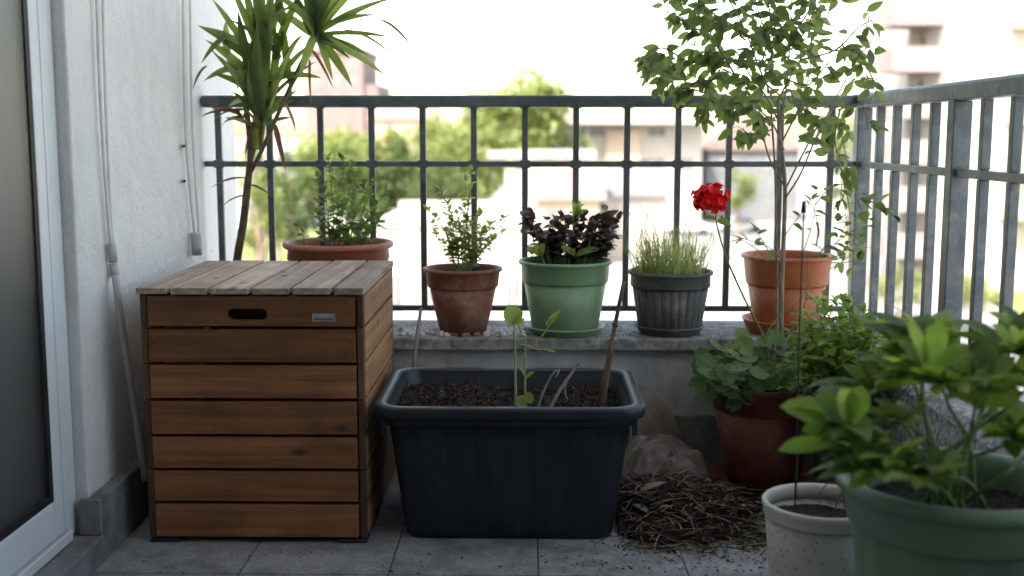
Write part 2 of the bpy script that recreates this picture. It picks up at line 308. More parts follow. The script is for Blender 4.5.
# leaf outlines
def ovate(t): return math.sin(math.pi * min(1, t ** 0.75)) ** 0.8 if t < 1 else 0.0
def obov(t): return 0.12 + 0.95 * (math.sin(math.pi * min(1, t ** 1.5)) ** 0.8) if t < 0.999 else 0.02
def strap(t): return min(1, 0.55 + t * 3) * (1 - t ** 3.0) if t < 1 else 0.0
def blade(t): return 1 - t * 0.95
def roundl(t): return math.sqrt(max(0, 1 - (2 * t - 1) ** 2))
def smooth_path(pts, k=4):
    pts = [Vector(p) for p in pts]; out = []
    for i in range(len(pts) - 1):
        p0 = pts[max(i - 1, 0)]; p1 = pts[i]; p2 = pts[i + 1]; p3 = pts[min(i + 2, len(pts) - 1)]
        for j in range(k):
            t = j / k
            out.append(0.5 * ((2 * p1) + (p2 - p0) * t + (2 * p0 - 5 * p1 + 4 * p2 - p3) * t * t + (3 * p1 - p0 - 3 * p2 + p3) * t ** 3))
    out.append(pts[-1]); return out
def rdir(zmin=-1, zmax=1):
    z = rnd(zmin, zmax); a = rnd(0, 2 * math.pi); q = math.sqrt(max(0, 1 - z * z))
    return Vector((q * math.cos(a), q * math.sin(a), z))
def floor_add(p, dx, dy, dz): return Vector((p[0] + dx, p[1] + dy, p[2] + dz))

# ================================================================== BALCONY SHELL
LW = -1.0          # left wall plane
WY0 = 2.51         # where the door recess ends
LEDGE_Y0, LEDGE_Y1, LEDGE_Z = 3.24, 3.575, 0.382
RX0, RX1 = 0.90, 1.13
GZ = -8.0
b = MB(); b.box(-1.0, 1.0, -1.5, 3.30, -0.18, 0.0); b.box(1.0, RX1, -1.5, 3.30, -0.18, -0.004); struct(b.build('balcony_floor', 'floor', smooth=False), 'grey tiled balcony floor')
b = MB(); b.box(-1.0, 1.45, -1.5, 3.72, 2.55, 2.75); struct(b.build('ceiling', 'plaster', smooth=False))
w = MB()
w.box(-1.3, LW, WY0, 3.91, GZ, 9.0); w.box(-1.3, LW, -1.5, WY0, 2.32, 9.0); w.box(-1.3, LW, -1.5, WY0, GZ, -0.005)
w.box(-1.3, LW, -1.5, 0.2, -0.005, 2.32)
tag(w.build('house_wall', 'plaster', smooth=False, loc=(-1.15, 3.0, 0), bevel=0.006), 'rough white plaster wall beside the wooden crate, with small chips', 'wall')
w = MB(); w.box(-4.3, 1.45, -1.8, -1.5, GZ, 9.0); tag(w.build('added_rear_wall', 'fill_wall', smooth=False, loc=(0, -1.65, 0)), 'unseen grey wall added behind the viewer to shade and fill the balcony', 'wall')  # added out of view: blocks the sun, returns fill to camera-facing sides
w = MB(); w.box(-4.5, -4.3, -1.5, 3.9, -0.2, 2.8); w.box(-4.3, -1.3, 3.7, 3.9, -0.2, 2.8); w.box(-4.3, -1.3, -1.5, 3.7, -0.2, 0.0); w.box(-4.3, -1.3, -1.5, 3.7, 2.6, 2.8)
struct(w.build('indoor_room', 'room', smooth=False))
w = MB(); w.box(RX1 + .002, RX1 + .3, -1.5, 0.95, GZ, 9.0); tag(w.build('light_block_wall', 'fill_wall', smooth=False, loc=(1.25, -.3, 0)), 'unseen grey wall added right of the viewer to block side light', 'wall')  # added out of view to cut light from the open right side
# skirting and door step
s = MB(); s.box(LW + .002, -0.966, 2.50, 3.235, 0.0, 0.146)
tag(s.build('skirting', 'skirt', smooth=False, loc=(-0.98, 2.9, 0), bevel=0.003), 'grey stone skirting at the foot of the white plaster wall', 'skirting')
s = MB(); s.box(-1.3, -0.962, 0.2, 2.497, 0.0, 0.062)
tag(s.build('door_step', 'skirt', smooth=False, loc=(-1.1, 1.5, 0), bevel=0.004), 'low grey stone step under the sliding glass door', 'step')
s = MB(); s.box(LW - .014, LW + .034, 2.482, 2.4985, 0.0635, 0.146)
tag(s.build('corner_tile', 'skirt', smooth=False, loc=(-1.02, 2.5, 0.06), bevel=0.003), 'small grey stone tile at the wall corner beside the door step', 'tile')
# ---- sliding door
d = thing('sliding_door', 'white framed sliding glass door at the left edge', 'door', (-1.06, 1.4, 0.062))
f = MB()
XF = -1.028
f.box(XF - .06, XF, 2.455, 2.507, 0.064, 2.318); f.box(XF - .06, XF, 0.205, 0.255, 0.064, 2.318); f.box(XF - .06, XF, 0.255, 2.455, 2.27, 2.318)
f.box(XF - .06, XF + .012, 0.255, 2.453, 0.064, 0.088)
fr = f.build('door_frame', 'pvc', d, smooth=False, bevel=0.003)
f = MB(); f.box(XF - .012, XF + .002, 2.436, 2.452, 0.092, 2.266); f.build('guide_rail', 'pvc', fr, smooth=False, bevel=0.002)
sa = MB(); SX = XF + 0.004
sa.box(SX - .05, SX, 2.383, 2.430, 0.092, 2.264); sa.box(SX - .05, SX, 0.30, 0.36, 0.092, 2.264)
sa.box(SX - .05, SX, 0.36, 2.383, 0.092, 0.175); sa.box(SX - .05, SX, 0.36, 2.383, 2.19, 2.264)
so = sa.build('sash', 'pvc', d, smooth=False, bevel=0.004)
g = MB(); g.box(SX - .03, SX - .002, 2.366, 2.3835, 0.1755, 2.1895); g.box(SX - .03, SX - .003, 0.3605, 0.375, 0.1755, 2.1895); g.box(SX - .03, SX - .003, 0.375, 2.366, 0.1755, 0.19)
g.build('gasket', 'gasket', so, smooth=False)
g = MB(); g.box(SX - .010, SX - .005, 0.37, 2.38, 0.18, 2.188); g.build('glass_pane', 'glass', d, smooth=False)
c = MB(); rings = []
for z in (0.10, 1.2, 2.4):
    rings.append([Vector((-1.155 + 0.022 * math.sin(k * 0.75) + 0.012 * math.sin(k * 1.31 + z), 0.2 + k * 0.0178, z)) for k in range(130)])
c.loft(rings, closed=False); tag(c.build('curtain', 'curtain', loc=(-1.42, 1.3, 2.4), solid=0.002), 'grey folded curtain hanging behind the sliding door glass', 'curtain')
# ---- parapet
p = MB(); p.box(LW, RX1, LEDGE_Y0 + .03, LEDGE_Y1 - .02, GZ, LEDGE_Z - .038)
pw = thing('back_parapet', 'low grey parapet wall with a worn stone ledge under the row of pots', 'wall', (0, 3.4, 0))
p.build('wall_body', 'parapet', pw, smooth=False)
p = MB(); p.box(LW + .002, RX1, LEDGE_Y0, LEDGE_Y1, LEDGE_Z - .036, LEDGE_Z)
p.build('ledge', 'ledge', pw, smooth=False, bevel=0.005)
p = MB(); p.box(LW + .046, RX0, LEDGE_Y0 + .012, LEDGE_Y0 + .029, 0.001, 0.155); p.build('skirting', 'skirt', pw, smooth=False, bevel=0.002)
pw = thing('side_parapet', 'low rough-cast parapet wall along the right side under the slanting railing', 'wall', (1.0, 1.5, 0))
p = MB(); p.box(RX0 + .01, RX1 - .01, -1.5, LEDGE_Y0 - .001, GZ, LEDGE_Z - .03); p.build('wall_body', 'rough', pw, smooth=False)
# bumpy rough-cast top
p = MB(); nx, ny = 24, 240; vs = []
for j in range(ny + 1):
    for i in range(nx + 1):
        x = RX0 + (RX1 - RX0) * i / nx; y = 0.3 + (LEDGE_Y0 - .002 - 0.3) * j / ny
        vs.append((x, y, LEDGE_Z - .004 + 0.006 * noise.noise(Vector((x * 60, y * 60, 0))) - (0.0 if 0 < i < nx else 0.026)))
p.add(vs, [(j * (nx + 1) + i, j * (nx + 1) + i + 1, (j + 1) * (nx + 1) + i + 1, (j + 1) * (nx + 1) + i) for j in range(ny) for i in range(nx)])
p.build('ledge', 'rough', pw)

# ---- railings
RY = 3.53
zt = lambda y, Y: at(530, y, Y).z
z_top0, z_top1 = zt(107.5, RY), zt(95.5, RY)
rl = thing('back_railing', 'dark grey metal railing of upright bars behind the row of pots', 'railing', (0, RY, LEDGE_Z))
xl, xr = at(203, 100, RY).x, at(862, 100, RY).x
t = MB(); t.box(LW + .004, xr - .004, RY - .028, RY + .022, z_top0, z_top1); tr = t.build('top_rail', 'rail', rl, smooth=False, bevel=0.006)
t = MB()
zm = zt(164, RY); t.box(LW + .004, xr - .004, RY - .010, RY + .010, zm - .0085, zm + .0085); t.build('middle_rail', 'rail', rl, smooth=False, bevel=0.002)
zb = zt(308, RY); t = MB(); t.box(LW + .004, xr - .004, RY - .010, RY + .010, zb - .0085, zb + .0085); t.build('bottom_rail', 'rail', rl, smooth=False, bevel=0.002)
for k in range(13):
    x = at(219.5 + 50.9 * k, 164, RY).x
    t = MB(); t.box(x - .0095, x + .0095, RY - .0075, RY + .0075, zb + .0086, zm - .0086); t.box(x - .0095, x + .0095, RY - .0075, RY + .0075, zm + .0086, z_top0 + .001)
    # weld beads at the crossings
    for zz in (zm + .009, zm - .009, z_top0): t.tube([(x - .016, RY - .008, zz), (x + .016, RY - .008, zz)], 0.0035, 6)
    t.build('bar', 'rail', rl, smooth=False, bevel=0.002)
SXR = xr + 0.006
rl = thing('side_railing', 'grey painted metal railing running towards the viewer on the right', 'railing', (SXR, 2.0, LEDGE_Z))
t = MB(); t.box(SXR - .03, SXR + .035, 0.951, RY + .03, z_top0 - .002, z_top1 + .004); t.build('top_rail', 'rail2', rl, smooth=False, bevel=0.008)
t = MB(); t.box(SXR - .012, SXR + .012, 0.951, RY - .022, zm - .010, zm + .010); t.build('middle_rail', 'rail2', rl, smooth=False, bevel=0.002)
t = MB(); t.box(SXR - .012, SXR + .012, 0.951, RY - .022, 0.405, 0.425); t.build('bottom_rail', 'rail2', rl, smooth=False, bevel=0.002)
def side_y(px):
    dd = ray(px, 150); return SXR * dd.y / dd.x
for k, px in enumerate((862, 958)):
    y = side_y(px)
    t = MB(); t.box(SXR - .022, SXR + .022, y - .0225, y + .0225, LEDGE_Z - .006, z_top0 - .003); t.build('post', 'rail2', rl, smooth=False, bevel=0.003)
ys = [side_y(px) for px in (879.5, 896, 914.5, 933.5)]
sp = 0.16; y = side_y(958)
ys += [y - sp * k for k in (1, 2, 3, 4, 6, 7, 8, 9)]
t = MB(); t.box(SXR - .022, SXR + .022, y - sp * 5 - .0225, y - sp * 5 + .0225, LEDGE_Z - .006, z_top0 - .003); t.build('post', 'rail2', rl, smooth=False, bevel=0.003)
for y in ys:
    t = MB(); t.box(SXR - .011, SXR + .011, y - .011, y + .011, 0.4255, zm - .0105); t.box(SXR - .011, SXR + .011, y - .011, y + .011, zm + .0105, z_top0 - .003); t.build('bar', 'rail2', rl, smooth=False, bevel=0.002)

# ---- wall conduits
def onwall(px, py, off=0.012):
    dd = ray(px, py); X = LW + off; k = X / dd.x; return Vector((X, dd.y * k, CH + dd.z * k))
c1 = thing('wall_cable', 'white twin cable with a grey joint running down the wall beside the door', 'cable', onwall(97, 5))
t = MB(); t.tube(smooth_path([onwall(95, -60), onwall(97, 5), onwall(101, 110), onwall(107, 200), onwall(111, 246)]), 0.0045, 8)
t.tube(smooth_path([onwall(101, -60, .01), onwall(103, 5, .01), onwall(106, 110, .01), onwall(110, 200, .01), onwall(113, 246, .01)]), 0.004, 8); t.build('cable', 'cable', c1)
for a, bb in ((244, 262), (264, 276)):
    t = MB(); t.tube([onwall(111.5 + (a - 244) * .1, a, .014), onwall(111.5 + (bb - 244) * .1, bb, .014)], 0.0105, 16); t.build('joint_sleeve', 'sleeve', c1)
t = MB(); t.tube(smooth_path([onwall(115, 275, .02), onwall(121, 320, .03), onwall(130, 380, .035), onwall(140, 445, .04), onwall(145, 480, .045)]), 0.0085, 10); t.build('lower_tube', 'sleeve', c1)
c2 = thing('wall_cable', 'white cable with a grey end plug on the wall beside the strap-leaved plant', 'cable', onwall(186, 5))
t = MB(); t.tube(smooth_path([onwall(182, -60), onwall(183, 5), onwall(185, 120), onwall(190, 190), onwall(195, 236)]), 0.0045, 8)
t.tube(smooth_path([onwall(190, -60, .01), onwall(190, 5, .01), onwall(192, 120, .01), onwall(196, 190, .01), onwall(199, 236, .01)]), 0.004, 8); t.build('cable', 'cable', c2)
t = MB(); t.tube([onwall(196, 233, .02), onwall(197, 255, .02)], 0.0155, 16); t.build('end_plug', 'sleeve', c2)
for q in ((184, 146), (184.5, 181)):
    t = MB(); t.tube([onwall(*q, .0), onwall(*q, .016)], 0.004, 8); t.build('clip', 'black', c2)

# ================================================================== CRATE
cz0, cz1 = 0.020, 0.604  # cz1 is reset below
cy0, cy1 = 2.612, 3.175
cxl, cxr = at(139.5, 310, cy0).x, at(363.5, 310, cy0).x
cr = thing('storage_crate', 'slatted brown wooden box with a lid and an oval hand hole', 'box', ((cxl + cxr) / 2, 2.9, 0))
edges_px = [294.5, 328, 364, 400, 436, 470, 503, 538.5]
edges = [at(250, y, cy0).z for y in edges_px]
cz1 = edges[0] + .0165
fp = MB(); sl = MB(); dk = MB(); gap = 0.0085; post = 0.022
fx0, fx1 = cxl + 0.018, cxr - 0.020
for i in range(7):
    zt1, zb1 = edges[i] - gap / 2, edges[i + 1] + gap / 2
    jig = rnd(-.001, .001)
    if i > 0: fp.box(fx0 + rnd(-.001, .001), fx1, cy0 + jig, cy0 + .017, zb1, zt1)
    else:
        hc = at(247, 314.5, cy0); a_, r_ = 0.0335, 0.0135; import bisect as _b
        angs = [2 * math.pi * k / 40 for k in range(40)]
        for cx_, cz_ in ((fx0, zb1), (fx1, zb1), (fx0, zt1), (fx1, zt1)): angs.append(math.atan2(cz_ - hc.z, cx_ - hc.x) % (2 * math.pi))
        angs = sorted(set(angs)); inn = []; out = []
        for a in angs:
            dx, dz = math.cos(a), math.sin(a)
            lo, hi = 0, 0.2
            for _ in range(30):
                m_ = (lo + hi) / 2; X, Z = dx * m_, dz * m_; q = math.hypot(max(abs(X) - a_, 0), Z)
                if q < r_: lo = m_
                else: hi = m_
            inn.append((hc.x + dx * lo, hc.z + dz * lo))
            tt = min([((fx1 - hc.x) / dx) if dx > 1e-6 else 9, ((fx0 - hc.x) / dx) if dx < -1e-6 else 9, ((zt1 - hc.z) / dz) if dz > 1e-6 else 9, ((zb1 - hc.z) / dz) if dz < -1e-6 else 9])
            out.append((hc.x + dx * tt, hc.z + dz * tt))
        y0, y1 = cy0, cy0 + .017
        fp.loft([[Vector((x, y0, z)) for x, z in inn], [Vector((x, y0, z)) for x, z in out], [Vector((x, y1, z)) for x, z in out], [Vector((x, y1, z)) for x, z in inn], [Vector((x, y0, z)) for x, z in inn]])
    sl.box(cxr - .017, cxr, cy0 + .020, cy1 - .02, zb1, zt1)
    for q in range(1): pass
fpo = fp.build('front_panel', 'wood', cr, smooth=False, bevel=0.0012)
sl.build('side_panel', 'wood_side', cr, smooth=False, bevel=0.0015)
sl = MB()
for i in range(7): sl.box(cxl, cxl + .015, cy0 + .020, cy1 - .02, edges[i + 1] + gap / 2, edges[i] - gap / 2)
sl.build('side_panel', 'wood_side', cr, smooth=False, bevel=0.0015)
bk = MB(); bk.box(cxl, cxr, cy1 - .017, cy1, edges[7], edges[0]); bk.build('back_panel', 'wood', cr, smooth=False)
bk = MB(); bk.box(cxl + .02, cxr - .02, cy0 + .02, cy1 - .02, edges[7] + .002, edges[7] + .014); bk.build('bottom_board', 'wood_post', cr, smooth=False)
for (x, y) in ((cxl, cy0), (cxr - post + .004, cy0), (cxl, cy1 - .04), (cxr - post + .004, cy1 - .04)):
    q = MB()
    if y == cy0:
        for i in range(7): q.box(x + (0 if x == cxl else .002), x + post - .006, y + .0035, y + .019, edges[i + 1] + .001, edges[i] - .001)
        q.box(x + .018 if x == cxl else x - .012, x + post + .015 if x == cxl else x + .001, y + .020, y + .045, edges[7], edges[0])
    else: q.box(x + .018 if x == cxl else x - .02, x + .04 if x == cxl else x, y - .01, y + .02, edges[7], edges[0])
    q.build('corner_post', 'wood_post', cr, smooth=False, bevel=0.001)
for (x, y) in ((cxl + .002, cy0 + .001), (cxr - .072, cy0 + .001), (cxl + .004, cy1 - .06), (cxr - .074, cy1 - .06)):
    q = MB(); q.box(x, x + .07, y, y + .05, 0.0, edges[7] - .001); q.build('foot', 'foot', cr, smooth=False, bevel=0.003)
# lid of six boards
lx = [at(px, 292, cy0 - .008).x for px in (134, 168.5, 208, 250, 290.5, 332, 365.5)]
ld = MB()
for i in range(6):
    ld.box(lx[i] + .0044, lx[i + 1] - .0044, cy0 - .010 + rnd(-.0025, .0015), cy1 + .008 + rnd(-.002, .002), cz1 - .015 - 0.001 * (i % 2), cz1 + rnd(-.0012, .0012))
lo = ld.build('lid', 'wood_lid', cr, smooth=False, bevel=0.0018)
for yb in (cy0 + .05, cy1 - .09):
    q = MB(); q.box(cxl + .03, cxr - .03, yb, yb + .04, cz1 - .036, cz1 - .0165); q.build('batten', 'wood_post', lo, smooth=False)
pc = at(324, 317.5, cy0)
q = MB(); q.box(pc.x - .0275, pc.x + .0265, cy0 - .0018, cy0 + .0005, pc.z - .0095, pc.z + .0095); pl_ = q.build('name_plate', 'plate', cr, smooth=False, bevel=0.0006)
q = MB(); q.box(pc.x - .023, pc.x + .021, cy0 - .0024, cy0 - .0019, pc.z - .0065, pc.z - .0015); q.build('plate_mark', 'plate_mark', pl_, smooth=False)
for i in range(7):
    for x in (fx0 + .012, fx1 - .012):
        for dz in (.25, .75):
            z = edges[i] * (1 - dz) + edges[i + 1] * dz
            q = MB(); q.tube([(x, cy0 - .0012, z), (x, cy0 + .004, z)], 0.0026, 8)
            q.build('screw', 'screw', fpo, smooth=False)
# ================================================================== TUB
def rrect(cx, cy, z, hx, hy, r, n=8):
    pts = []
    for (sx_, sy_, a0) in ((1, 1, 0), (-1, 1, 90), (-1, -1, 180), (1, -1, 270)):
        for k in range(n + 1):
            a = R(a0 + 90 * k / n); pts.append(Vector((cx + sx_ * (hx - r) + r * math.cos(a), cy + sy_ * (hy - r) + r * math.sin(a), z)))
    return pts
ty0, ty1 = 2.575, 3.055
tz = at(512, 409, ty0).z
tcy = (ty0 + ty1) / 2;  tcx = (at(378, 412, 2.62).x + at(648, 412, 2.62).x) / 2; thx = (at(648, 412, 2.62).x - at(378, 412, 2.62).x) / 2; thy = (ty1 - ty0) / 2; tcx -= .009; thx += .004
print('TUB', tz, tcx, thx, thy)
tb = thing('plastic_tub', 'dark blue-black plastic tub of soil standing on the floor beside the wooden box', 'tub', (tcx, tcy, 0))
def ring(z, inset, r=0.06): return rrect(tcx, tcy, z, thx - inset, thy - inset, max(0.02, r - inset * .3))
H = tz
bi = 0.070
def wi(z): return bi + (0.028 - bi) * z / H       # outer inset by height
m = MB()
rings = [ring(0.004, bi + .008, .05), ring(0.0, bi + .014, .05)][::-1]
rings = [ring(0.0, bi + .014), ring(0.003, bi + .004), ring(0.012, bi)]
for z in (0.06, 0.12, 0.18, 0.23, H - .052): rings.append(ring(z, wi(z)))
rings += [ring(H - .050, wi(H) - .004), ring(H - .034, wi(H) - .006)]
m.loft(rings, cap0=True)
rings = [ring(H - .004, 0.032), ring(H - .02, 0.036), ring(H - .025, .040), ring(0.14, 0.060), ring(0.015, bi + .01)]
m.loft(rings, cap1=True)
body = m.build('tub_body', 'tub', tb)
m = MB()
m.loft([ring(H - .030, .024), ring(H - .028, .003), ring(H - .024, .0), ring(H - .007, .0), ring(H - .002, .002), ring(H, .008), ring(H + .001, .018), ring(H - .001, .027), ring(H - .007, .032), ring(H - .02, .036)])
m.build('rim', 'tub', tb)
m = MB()  # shallow vertical flutes front
for xx, ww in ((-0.185, .034), (0.075, .016), (0.175, .034), (-.07, .014)):
    for s_ in (-1,):
        x = tcx + xx; y_b = tcy - (thy - bi) ; y_t = tcy - (thy - wi(H - .06))
        vs = []
        for (z, y) in ((0.02, y_b + .001), (H - .055, y_t + .001)):
            sc = 1 if z > .1 else .88
            vs.append([Vector((tcx + xx * sc - ww, y + .002, z)), Vector((tcx + xx * sc - ww + .006, y - .0035, z)), Vector((tcx + xx * sc + ww - .006, y - .0035, z)), Vector((tcx + xx * sc + ww, y + .002, z))])
        m.loft(vs, cap0=True, cap1=True)
m.build('rib', 'tub', body, smooth=False, bevel=0.002)
for s_ in (-1, 1):
    m = MB(); x = tcx + s_ * (thx - .024); m.box(x - .006, x + .006, ty0 + .05, ty0 + .068, H - .075, H - .03); m.build('handle_lug', 'tub', tb, smooth=False, bevel=0.002)
def soil_patch(mb, inside, cx, cy, hx, hy, z, amp, n=50, seed=0, tilt=0):
    vs = []; idx = {}
    for j in range(n + 1):
        for i in range(n + 1):
            x = cx - hx + 2 * hx * i / n; y = cy - hy + 2 * hy * j / n
            if inside(x, y):
                idx[(i, j)] = len(vs)
                vs.append(Vector((x, y, z + tilt * (x - cx) + amp * (noise.noise(Vector((x * 9, y * 9, seed))) + .6 * noise.noise(Vector((x * 40, y * 40, seed)))))))
    fs = [(idx[(i, j)], idx[(i + 1, j)], idx[(i + 1, j + 1)], idx[(i, j + 1)]) for i in range(n) for j in range(n) if all(k in idx for k in ((i, j), (i + 1, j), (i + 1, j + 1), (i, j + 1)))]
    mb.add(vs, fs); return vs
def crumbs(mb, vs, n, s0, s1, lift=0.002):
    for _ in range(n):
        p_ = random.choice(vs) + Vector((rnd(-.006, .006), rnd(-.006, .006), lift)); r_ = rnd(s0, s1)
        o = [p_ + rdir() * r_ * rnd(.6, 1.2) for _ in range(4)]
        mb.add(o, [(0, 1, 2), (0, 3, 1), (1, 3, 2), (0, 2, 3)])
m = MB(); SZ = H - .046
vs = soil_patch(m, lambda x, y: True, tcx, tcy, thx - .043, thy - .043, SZ, .022, 110, 3, tilt=-0.03)
so_ = m.build('soil', 'soil', tb)
m = MB(); crumbs(m, vs, 5000, .0015, .0065); m.build('soil_crumbs', 'crumb', so_, smooth=False)['kind'] = 'stuff'
# ---- seedling and sticks in the tub
sd = thing('squash_seedling', 'pale green young seedling with round leaves growing in the dark tub', 'seedling', at(516, 408, 2.72))
Y = 2.72
m = MB()
m.tube(smooth_path([at(516, 416, Y), at(515.5, 380, Y), at(515, 350, Y), at(514, 322, Y)]), [.0036, .0022], 8)
m.tube(smooth_path([at(526, 414, Y), at(525, 385, Y), at(525, 350, Y), at(526, 335, Y)]), [.0028, .0018], 8)
m.tube(smooth_path([at(525, 352, Y), at(535, 344, Y - .02), at(545, 332, Y - .03), at(549, 325, Y - .03)]), [.002, .0014], 6)
m.tube(smooth_path([at(515, 350, Y), at(522, 345, Y), at(535, 349, Y - .02), at(547, 350, Y - .03)]), [.002, .0014], 6)
m.tube(smooth_path([at(516, 345, Y), at(521, 335, Y), at(519, 326, Y)]), [.002, .0014], 6)
m.build('stem', 'stem_pale', sd)
m = MB()
def pleaf(mb, p0, p1, Y0, Y1, Wpx, shape=ovate, bend=.3, fold=.2, n=6, up=(0, -.7, .7), roll=0):
    a = at(*p0, Y0); b_ = at(*p1, Y1); dd = b_ - a
    W = Wpx / F * (Y0 + .1)
    # start a little above so that the bend lands on the tip
    side = dd.cross(Vector(up)).normalized() if dd.cross(Vector(up)).length > 1e-5 else Vector((1, 0, 0))
    d0 = Matrix.Rotation(bend / 2, 3, side) @ dd
    if roll: pass
    mb.leaf(a, d0, dd.length * 1.02, W, shape, bend, fold, n, up=up, roll=roll)
pleaf(m, (514, 324), (507, 305), Y, Y - .02, 19, roundl, .5, .15)
pleaf(m, (513, 325), (520, 308), Y, Y + .01, 13, roundl, .5, .15)
pleaf(m, (548, 326), (561, 310), Y - .03, Y - .02, 7, ovate, .2, .6)
pleaf(m, (546, 350), (556, 352), Y - .03, Y - .02, 4, ovate)
pleaf(m, (524, 395), (520, 408), Y, Y - .02, 12, roundl); pleaf(m, (526, 392), (531, 404), Y, Y - .02, 10, roundl)
pleaf(m, (525, 378), (535, 372), Y, Y - .02, 6); pleaf(m, (525, 375), (519, 368), Y, Y - .02, 5)
pleaf(m, (519, 327), (526, 318), Y, Y - .02, 6, ovate, .4, .5); pleaf(m, (547, 326), (551, 319), Y - .03, Y - .03, 5, ovate, .2, .5)
m.build('leaves', 'lime', sd)
def stick(name, label, cat, pts, r, mat, group=None, extra=None):
    m = MB(); m.tube(smooth_path(pts), r, 8)
    if extra: extra(m)
    return tag(m.build(name, mat, loc=pts[0]), label, cat, group)
Y = 2.80
m = MB(); m.tube(smooth_path([at(598, 408, 2.85), at(603, 385, 2.86), at(613, 335, 2.90), at(624, 281, 2.93)]), [.0065, .007, .0075, .006, .005], 10)
m.tube(smooth_path([at(603, 406, 2.83), at(607, 380, 2.84), at(612, 350, 2.87)]), [.006, .004], 8)
for q in ((609, 360), (615, 325)):
    a = at(*q, 2.88); m.tube([a + Vector((-.002, 0, -.003)), a + Vector((.002, 0, .003))], .0082, 10)
tag(m.build('cane', 'stick', loc=at(600, 408, 2.85)), 'thick brown dry cane stuck upright in the right corner of the tub', 'stick')
stick('twig', 'grey bent twig with a looped tip leaning in the tub soil', 'stick', [at(537, 414, 2.72), at(542, 395, 2.73), at(552, 375, 2.74), at(559, 370, 2.74), at(556, 377, 2.73)], [.0035, .0015], 'stick_grey')
stick('twig', 'straight pale grey twig slanting right, longest in the tub middle', 'stick', [at(548, 412, 2.72), at(560, 390, 2.74), at(572, 373, 2.76), at(580, 362, 2.76)], [.0045, .003], 'stick_grey')
stick('twig', 'short curved twig in the tub soil right of the slanting one', 'stick', [at(567, 400, 2.8), at(565, 390, 2.8), at(568, 378, 2.8)], [.003, .0015], 'stick_grey')
stick('pole', 'thin grey pole leaning on the ledge behind the tub near the box', 'stick', [atz(409, 452, .0) * 1.0, at(413, 372, 3.17), at(421, 308, 3.23)], [.0055, .005], 'stick_grey')

# ================================================================== POTS
def pot_profile(rt, rb, h, rim_h, wall=.004, lip=.006):
    # body outer -> rim -> inner
    rj = rb + (rt - lip - rb) * (h - rim_h) / h
    return [(0.0, 0.001), (rb * .9, 0.001), (rb, 0.004), (rb + (rj - rb) * .5, (h - rim_h) * .5), (rj, h - rim_h)], rj
def make_pot(t, c, rt, rb, h, rim_h, mat, mod=None, saucer=None, soil_z=None, style='band', rimmat=None, drain=False):
    """c: point on the ledge/floor, parent t"""
    cx, cy, cz = c; base = cz + (.006 if saucer else 0)
    rimmat = rimmat or mat
    prof, rj = pot_profile(rt, rb, h, rim_h)
    m = MB(); ins = [(rj - .004, h - rim_h), (rb - .003, .012), (0, .012)]
    if drain: 
        prof = [(0, .014), (rb - .012, .014), (rb - .006, .012), (rb, .010)] + prof[3:]
    m.lathe((cx, cy, base), prof + [(rt - .012, h - .01)] + ins if style == 'plain' else prof + ins, 312 if mod else 96, mod)
    body = m.build('pot', mat, t)
    if drain:
        m = MB()
        for k in range(12):
            a0 = 2 * math.pi * k / 12; a1 = a0 + .36
            outer = [Vector((cx + r * math.cos(a), cy + r * math.sin(a), base + z)) for (r, z) in ((rb - .0025, .0), (rb + .0003, .0115)) for a in (a0, a0 + .12, a0 + .24, a1)]
            inner = [Vector((cx + (r) * math.cos(a), cy + (r) * math.sin(a), base + z)) for (r, z) in ((rb - .008, .0), (rb - .008, .0115)) for a in (a0, a0 + .12, a0 + .24, a1)]
            m.loft([outer[0:4], outer[4:8], inner[4:8], inner[0:4], outer[0:4]], closed=False)
        m.build('foot_ring', mat, body)
    m = MB()
    if style == 'band':      # tall band rim with rolled lip
        m.lathe((cx, cy, base), [(rj - .004, h - rim_h), (rj + .003, h - rim_h - .002), (rj + .005, h - rim_h + .002), (rt - .008, h - .014), (rt - .006, h - .012), (rt - .001, h - .010), (rt, h - .006), (rt - .001, h - .001), (rt - .005, h), (rt - .011, h - .003), (rt - .013, h - .012), (rj - .002, h - rim_h), (rj - .004, h - rim_h)], 96)
    elif style == 'roll':    # thick rolled lip
        m.lathe((cx, cy, base), [(rj - .004, h - rim_h), (rj + .002, h - rim_h), (rt - .016, h - .02), (rt - .006, h - .019), (rt - .001, h - .014), (rt, h - .008), (rt - .003, h - .002), (rt - .008, h), (rt - .016, h - .003), (rt - .02, h - .012), (rj - .004, h - rim_h)], 96)
    m.build('rim', rimmat, body)
    if saucer:
        rs, hs = saucer
        m = MB(); m.lathe((cx, cy, cz), [(0, .0), (rs * .82, .0), (rs * .86, .003), (rs * .97, hs - .006), (rs, hs - .004), (rs, hs), (rs - .005, hs), (rs * .86 - .004, .0055), (0, .0055)], 80)
        m.build('saucer', mat, t)
    sz = h - (soil_z or .03)
    rr = rb + (rj - rb) * min(1, sz / (h - rim_h)) if sz < h - rim_h else rj + .001
    m = MB(); R2 = rr - .0035
    vs = []; fs = []
    nr, na = 10, 36
    for i in range(nr + 1):
        for k in range(na):
            a = 2 * math.pi * k / na; q = R2 * i / nr
            x, y = cx + q * math.cos(a), cy + q * math.sin(a)
            vs.append(Vector((x, y, base + sz + .006 * noise.noise(Vector((x * 40, y * 40, 1))))))
    for i in range(nr):
        for k in range(na): fs.append((i * na + k, i * na + (k + 1) % na, (i + 1) * na + (k + 1) % na, (i + 1) * na + k))
    m.add(vs, fs); s_ = m.build('soil', 'soil', t)
    m = MB(); crumbs(m, [v for v in vs[na:]], 220, .0012, .004); m.build('soil_crumbs', 'crumb', s_, smooth=False)['kind'] = 'stuff'
    return Vector((cx, cy, base + sz)), R2
